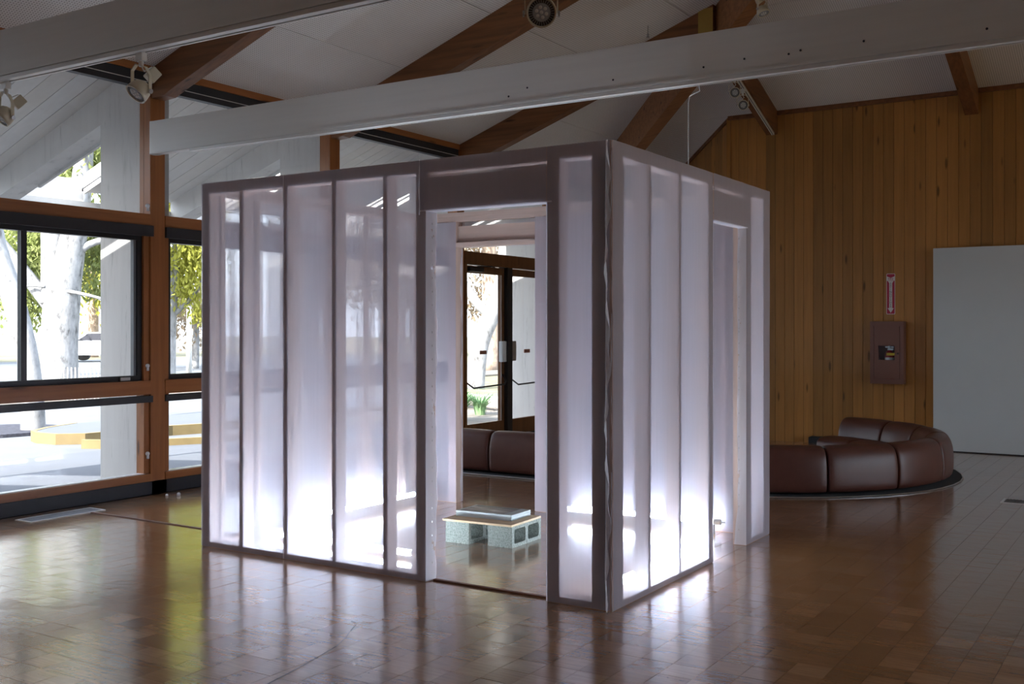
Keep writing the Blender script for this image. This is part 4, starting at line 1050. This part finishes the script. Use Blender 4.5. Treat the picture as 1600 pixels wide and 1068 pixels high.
def tree(loc, label, trunk, branches, blobs, nleaf, lsize, seed, bark='bark', leafm='leaf', group='trees outside the windows'):
    t = thing('tree', loc, label, 'tree', group); o = Vector(loc)
    sh = lambda pts: [o + Vector(p) for p in pts]
    trunk_mesh(sh(trunk[0]), trunk[1]).build('trunk', M[bark], t, smooth=True)
    for pts, r in branches: trunk_mesh(sh(pts), r, 8).build('branch', M[bark], t, smooth=True)
    if nleaf:
        f = leaves([(o.x + b[0], o.y + b[1], o.z + b[2], *b[3:]) for b in blobs], nleaf, lsize, seed).build('foliage', M[leafm], t); f['kind'] = 'stuff'
    return t
# view directions: u = picture right, w = away
ur = Vector((Rv.x, Rv.y, 0)); uw = Vector((Fv.x, Fv.y, 0))
def uv(a, b, z): return tuple(ur * a + uw * b + Vector((0, 0, z)))
tree((-12.45, 4.85, GZ), 'leaning pale tree trunk in the kerbed bed, seen at the picture edge', ([uv(0, 0, -0.1), uv(-0.05, 0, 0.9), uv(-0.35, 0.1, 2.0), uv(-0.75, 0.2, 3.1), uv(-0.8, 0.2, 4.6), uv(-0.5, 0.3, 6.2)], [0.19, 0.16, 0.17, 0.18, 0.14, 0.1]),
     [([uv(-0.7, 0.2, 3.2), uv(-1.3, 0.4, 4.2), uv(-1.9, 0.6, 5.4)], [0.1, 0.08, 0.05])], [], 0, 0.16, 1)
tree((-21.0, 11.1, GZ), 'thick forked white tree trunk in the middle of the large window', ([uv(0.0, 0, -0.1), uv(0.02, 0, 1.0), uv(0.08, 0, 2.2), uv(0.25, 0, 3.2), uv(0.5, 0, 4.6), uv(0.7, 0, 6.5)], [0.50, 0.44, 0.44, 0.36, 0.28, 0.18]),
     [([uv(-0.1, 0, 2.2), uv(-0.12, 0, 3.2), uv(-0.3, 0.1, 5.2)], [0.36, 0.30, 0.2]), ([uv(0.0, 0, 1.9), uv(-0.8, 0, 2.9), uv(-1.7, 0.1, 4.0)], [0.22, 0.17, 0.12]),
      ([uv(0.35, 0, 3.3), uv(0.75, 0, 3.65), uv(1.5, 0.2, 3.9)], [0.12, 0.09, 0.07]), ([uv(-0.2, -0.3, 2.6), uv(-0.6, -0.3, 2.62), uv(-1.0, -0.2, 2.45)], [0.035, 0.03, 0.02]), ([uv(0.3, -0.3, 2.5), uv(0.9, -0.3, 2.38), uv(1.5, -0.2, 2.2)], [0.05, 0.04, 0.03])],
     [uv(-1.3, 1.2, 2.8) + (0.8, 0.8, 0.95), uv(-0.5, 1.4, 3.4) + (0.7, 0.6, 0.9), uv(0.9, 1.0, 2.8) + (0.5, 0.6, 1.2), uv(-1.0, 1.6, 4.4) + (1.4, 1.0, 0.7), uv(0.9, 1.2, 4.3) + (0.9, 0.8, 0.7), uv(0.3, 0.6, 6.0) + (0.9, 0.8, 0.7)], 17000, 0.17, 2)
tree((-20.75, 14.85, GZ), 'yellow-green leafy tree beyond the yellow kerbs, beside the white pier', ([uv(-0.45, 0, -0.1), uv(-0.4, 0, 2.0), uv(-0.2, 0, 4.5), uv(0, 0, 7.5)], [0.16, 0.14, 0.12, 0.08]),
     [([uv(-0.4, 0, 1.9), uv(0.2, 0, 2.5), uv(0.7, 0, 3.3)], [0.08, 0.06, 0.04])],
     [uv(0.0, 0.3, 3.3) + (1.1, 0.9, 1.0), uv(0.3, 0.1, 5.0) + (1.5, 1.2, 1.1), uv(0.1, 0.3, 6.6) + (1.7, 1.4, 1.2), uv(0.2, 0.5, 8.2) + (1.7, 1.5, 1.1), uv(0.5, 0, 2.4) + (0.5, 0.5, 0.5)], 26000, 0.18, 3, leafm='leaf_yellow')
tree((-31, 24, GZ), 'distant autumn tree with orange leaves and a bare fork, behind the lamp post', ([uv(0, 0, -0.1), uv(0.05, 0, 1.4), uv(0.0, 0, 2.0)], [0.16, 0.13, 0.11]),
     [([uv(0, 0, 1.6), uv(0.6, 0, 2.4), uv(1.0, 0, 3.4)], [0.09, 0.07, 0.04]), ([uv(0, 0, 1.6), uv(-0.7, 0, 2.3), uv(-1.2, 0, 3.2)], [0.09, 0.07, 0.04])], [uv(0, 0, 2.6) + (2.0, 1.6, 0.8)], 2600, 0.22, 4, leafm='leaf_orange')
tree((-13.4, 18.7, GZ), 'white tree with a leaning trunk seen through the glazed door', ([uv(-0.25, 0, -0.1), uv(-0.1, 0, 1.2), uv(0.45, 0, 2.6), uv(0.62, 0, 4.2), uv(0.75, 0, 6.5)], [0.26, 0.25, 0.24, 0.2, 0.12]),
     [([uv(0.1, 0, 2.0), uv(-0.3, 0, 2.4), uv(-1.0, 0, 3.6)], [0.16, 0.13, 0.08])], [uv(0.2, 0.6, 7.2) + (2.4, 2, 1.4)], 7000, 0.2, 5, leafm='leaf_yellow')
tree((-20.1, 29, GZ), 'brown trunked tree behind the white leaning one, through the glazed door', ([uv(0, 0, -0.1), uv(0.03, 0, 3), uv(-0.1, 0, 7)], [0.42, 0.32, 0.22]), [], [uv(-1.2, 0.4, 5.6) + (1.8, 1.5, 1.3), uv(0.4, 1.0, 7.6) + (2.6, 2, 1.4), uv(0.2, 1.5, 3.2) + (2.4, 1.0, 1.0)], 9000, 0.24, 6, bark='bark_brown', leafm='leaf_orange')
tree((-30.1, 17.0, GZ), 'tall pale tree added to warm the floor reflection, its crown out of view', ([(0, 0, -0.1), (0.1, 0, 5), (0, 0, 11)], [0.3, 0.25, 0.15]), [], [(0, 0, 11.0, 3.6, 3.6, 3.2), (-1.5, -1, 8.5, 2.2, 2.2, 1.4)], 7000, 0.4, 40, bark='bark_brown', leafm='leaf_orange', group='far trees')  # added for its orange crown, which tints the window reflection on the floor
for k, (x, y, s, lm) in enumerate(((-39, -6, 1.0, 'leaf'), (-44, 8, 1.2, 'leaf'), (-46, 18, 1.0, 'leaf'), (-50, 33, 1.1, 'leaf_yellow'), (-36, 42, 1.0, 'leaf_orange'), (-30, 52, 1.0, 'leaf_orange'))):
    tree((x, y, GZ), ['far green tree at the edge of the parking lot, beyond the leaning trunk', 'far green tree behind the forked white trunk', 'far green tree seen beside the white pier', 'far yellow-green tree seen between the posts', 'far orange tree hidden behind the pavilion fabric', 'far orange tree beyond the glazed door'][k],
         ([(0, 0, -0.1), (0.1, 0, 3), (0, 0, 6)], [0.3 * s, 0.24 * s, 0.15 * s]), [], [(0, 0, 6.0 * s, 3.6 * s, 3.6 * s, 2.2 * s), (1.5, 1, 4.4 * s, 2.2 * s, 2.2 * s, 1.4 * s)], 6000, 0.42, 20 + k, bark='bark_brown', leafm=lm, group='far trees')
# lamp post
lp = thing('lamp_post', (-24.2, 17.9, GZ), 'slim white lamp post with a lantern head, seen between the orange post and the pavilion', 'lamp post')
MB().tube([(-24.2, 17.9, GZ), (-24.2, 17.9, 2.2)], [0.09, 0.075], 12).build('pole', M['stucco'], lp, smooth=True)
MB().lathe([(0, 0.08), (0.05, 0.14), (0.3, 0.22), (0.34, 0.24), (0.42, 0.1), (0.5, 0.03)], (-24.2, 17.9, 2.2), (0, 0, 1), 14).build('lantern', M['log'], lp, smooth=True)
# low far wall, fence, parked car
o = MB().box(-58, -57.6, -30, 60, GZ - 0.2, 0.75).build('boundary_wall', M['stucco']); o['kind'] = 'structure'
fc = thing('spiked_fence', (-17.4, 9.4, GZ), 'low pale spiked fence beyond the road, beside the white pier', 'fence')
for k in range(16):
    a = Vector((-18.3, 9.3, 0)) + ur * (k * 0.085)
    MB().box(a.x - 0.012, a.x + 0.012, a.y - 0.012, a.y + 0.012, GZ - 0.02, 0.62).build('picket', M['log'], fc)
a = Vector((-18.3, 9.3, 0)); b = a + ur * 1.3
MB().tube([(a.x, a.y, 0.35), (b.x, b.y, 0.35)], 0.015, 6).build('rail', M['log'], fc)
cr = thing('parked_car', (-41.2, 26.9, GZ), 'white parked car beyond the fence', 'car')
co = Vector((-41.2, 26.9, GZ))
def cpt(a, b, z): return co + ur * a + uw * b + Vector((0, 0, z))
body = [(-2.1, 0.35), (-2.1, 0.75), (-1.9, 0.9), (-1.1, 0.98), (-0.5, 1.4), (0.9, 1.42), (1.6, 1.0), (2.1, 0.92), (2.15, 0.4), (1.9, 0.3), (-1.9, 0.3)]
MB().prism([cpt(x, 0, z) for x, z in body], uw * 1.7).build('body', M['car'], cr, bevel=0.05)
MB().prism([cpt(x, -0.01, z) for x, z in ((-0.95, 1.0), (-0.45, 1.34), (0.85, 1.36), (1.35, 1.02))], uw * 0.02).build('side_window', M['slot'], cr)
for xx in (-1.3, 1.3):
    for yy in (-0.02, 1.5): MB().lathe([(0, 0.33), (0.22, 0.33)], cpt(xx, yy, 0.33), uw, 20).build('wheel', M['black'], cr)
# planting by the door: strappy clumps and a fallen log
def clump(x, y, r, h, n, seed, label):
    t = thing('grass_clump', (x, y, GZ), label, 'plant', 'strappy plants outside the door'); rr = random.Random(seed); m = MB()
    for _ in range(n):
        a = rr.uniform(0, 6.283); d = Vector((math.cos(a), math.sin(a), 0)); s = Vector((-d.y, d.x, 0)) * 0.014
        l = rr.uniform(0.5, 1.0); b = Vector((x, y, GZ)) + d * rr.uniform(0, r * 0.2)
        p = [b + d * r * l * t * t + Vector((0, 0, h * l * (t * 1.5 - 0.75 * t * t))) for t in (0, 0.35, 0.7, 1.0)]
        w = [1, 1, 0.7, 0.1]; v = []
        for q, k in zip(p, w): v += [q - s * k, q + s * k]
        m.add(v, [(0, 1, 3, 2), (2, 3, 5, 4), (4, 5, 7, 6)])
    m.build('blades', M['blade'], t)['kind'] = 'stuff'
clump(-7.9, 9.75, 0.55, 0.75, 130, 1, 'big strappy green plant low behind the door glass')
clump(-8.3, 11.0, 0.5, 0.6, 110, 2, 'strappy green plant in front of the fallen log')
clump(-9.6, 11.6, 0.5, 0.6, 90, 3, 'strappy green plant behind the big one by the door')
clump(-8.7, 13.4, 0.55, 0.7, 90, 4, 'strappy green plant above the sawn end of the log')
lg = thing('fallen_log', (-9.2, 12.2, GZ), 'pale fallen log lying in the sand outside the glazed door', 'log')
MB().tube([(-10.6, 12.9, 0.10), (-9.4, 12.3, 0.06), (-8.55, 12.0, 0.04)], [0.10, 0.12, 0.13], 14).build('trunk', M['log'], lg, smooth=True)
MB().lathe([(0, 0.10), (0.006, 0.10)], (-8.55, 12.0, 0.04), (0.94, -0.33, -0.02), 14).build('sawn_end', M['stucco'], lg)
bedp = [(-12.9 + 0.9 * math.cos(k * math.pi / 8), 4.5 + 1.0 * math.sin(k * math.pi / 8)) for k in range(16)]
ground('planting_ground', M['soil'], bedp, GZ + 0.02, 0.1)
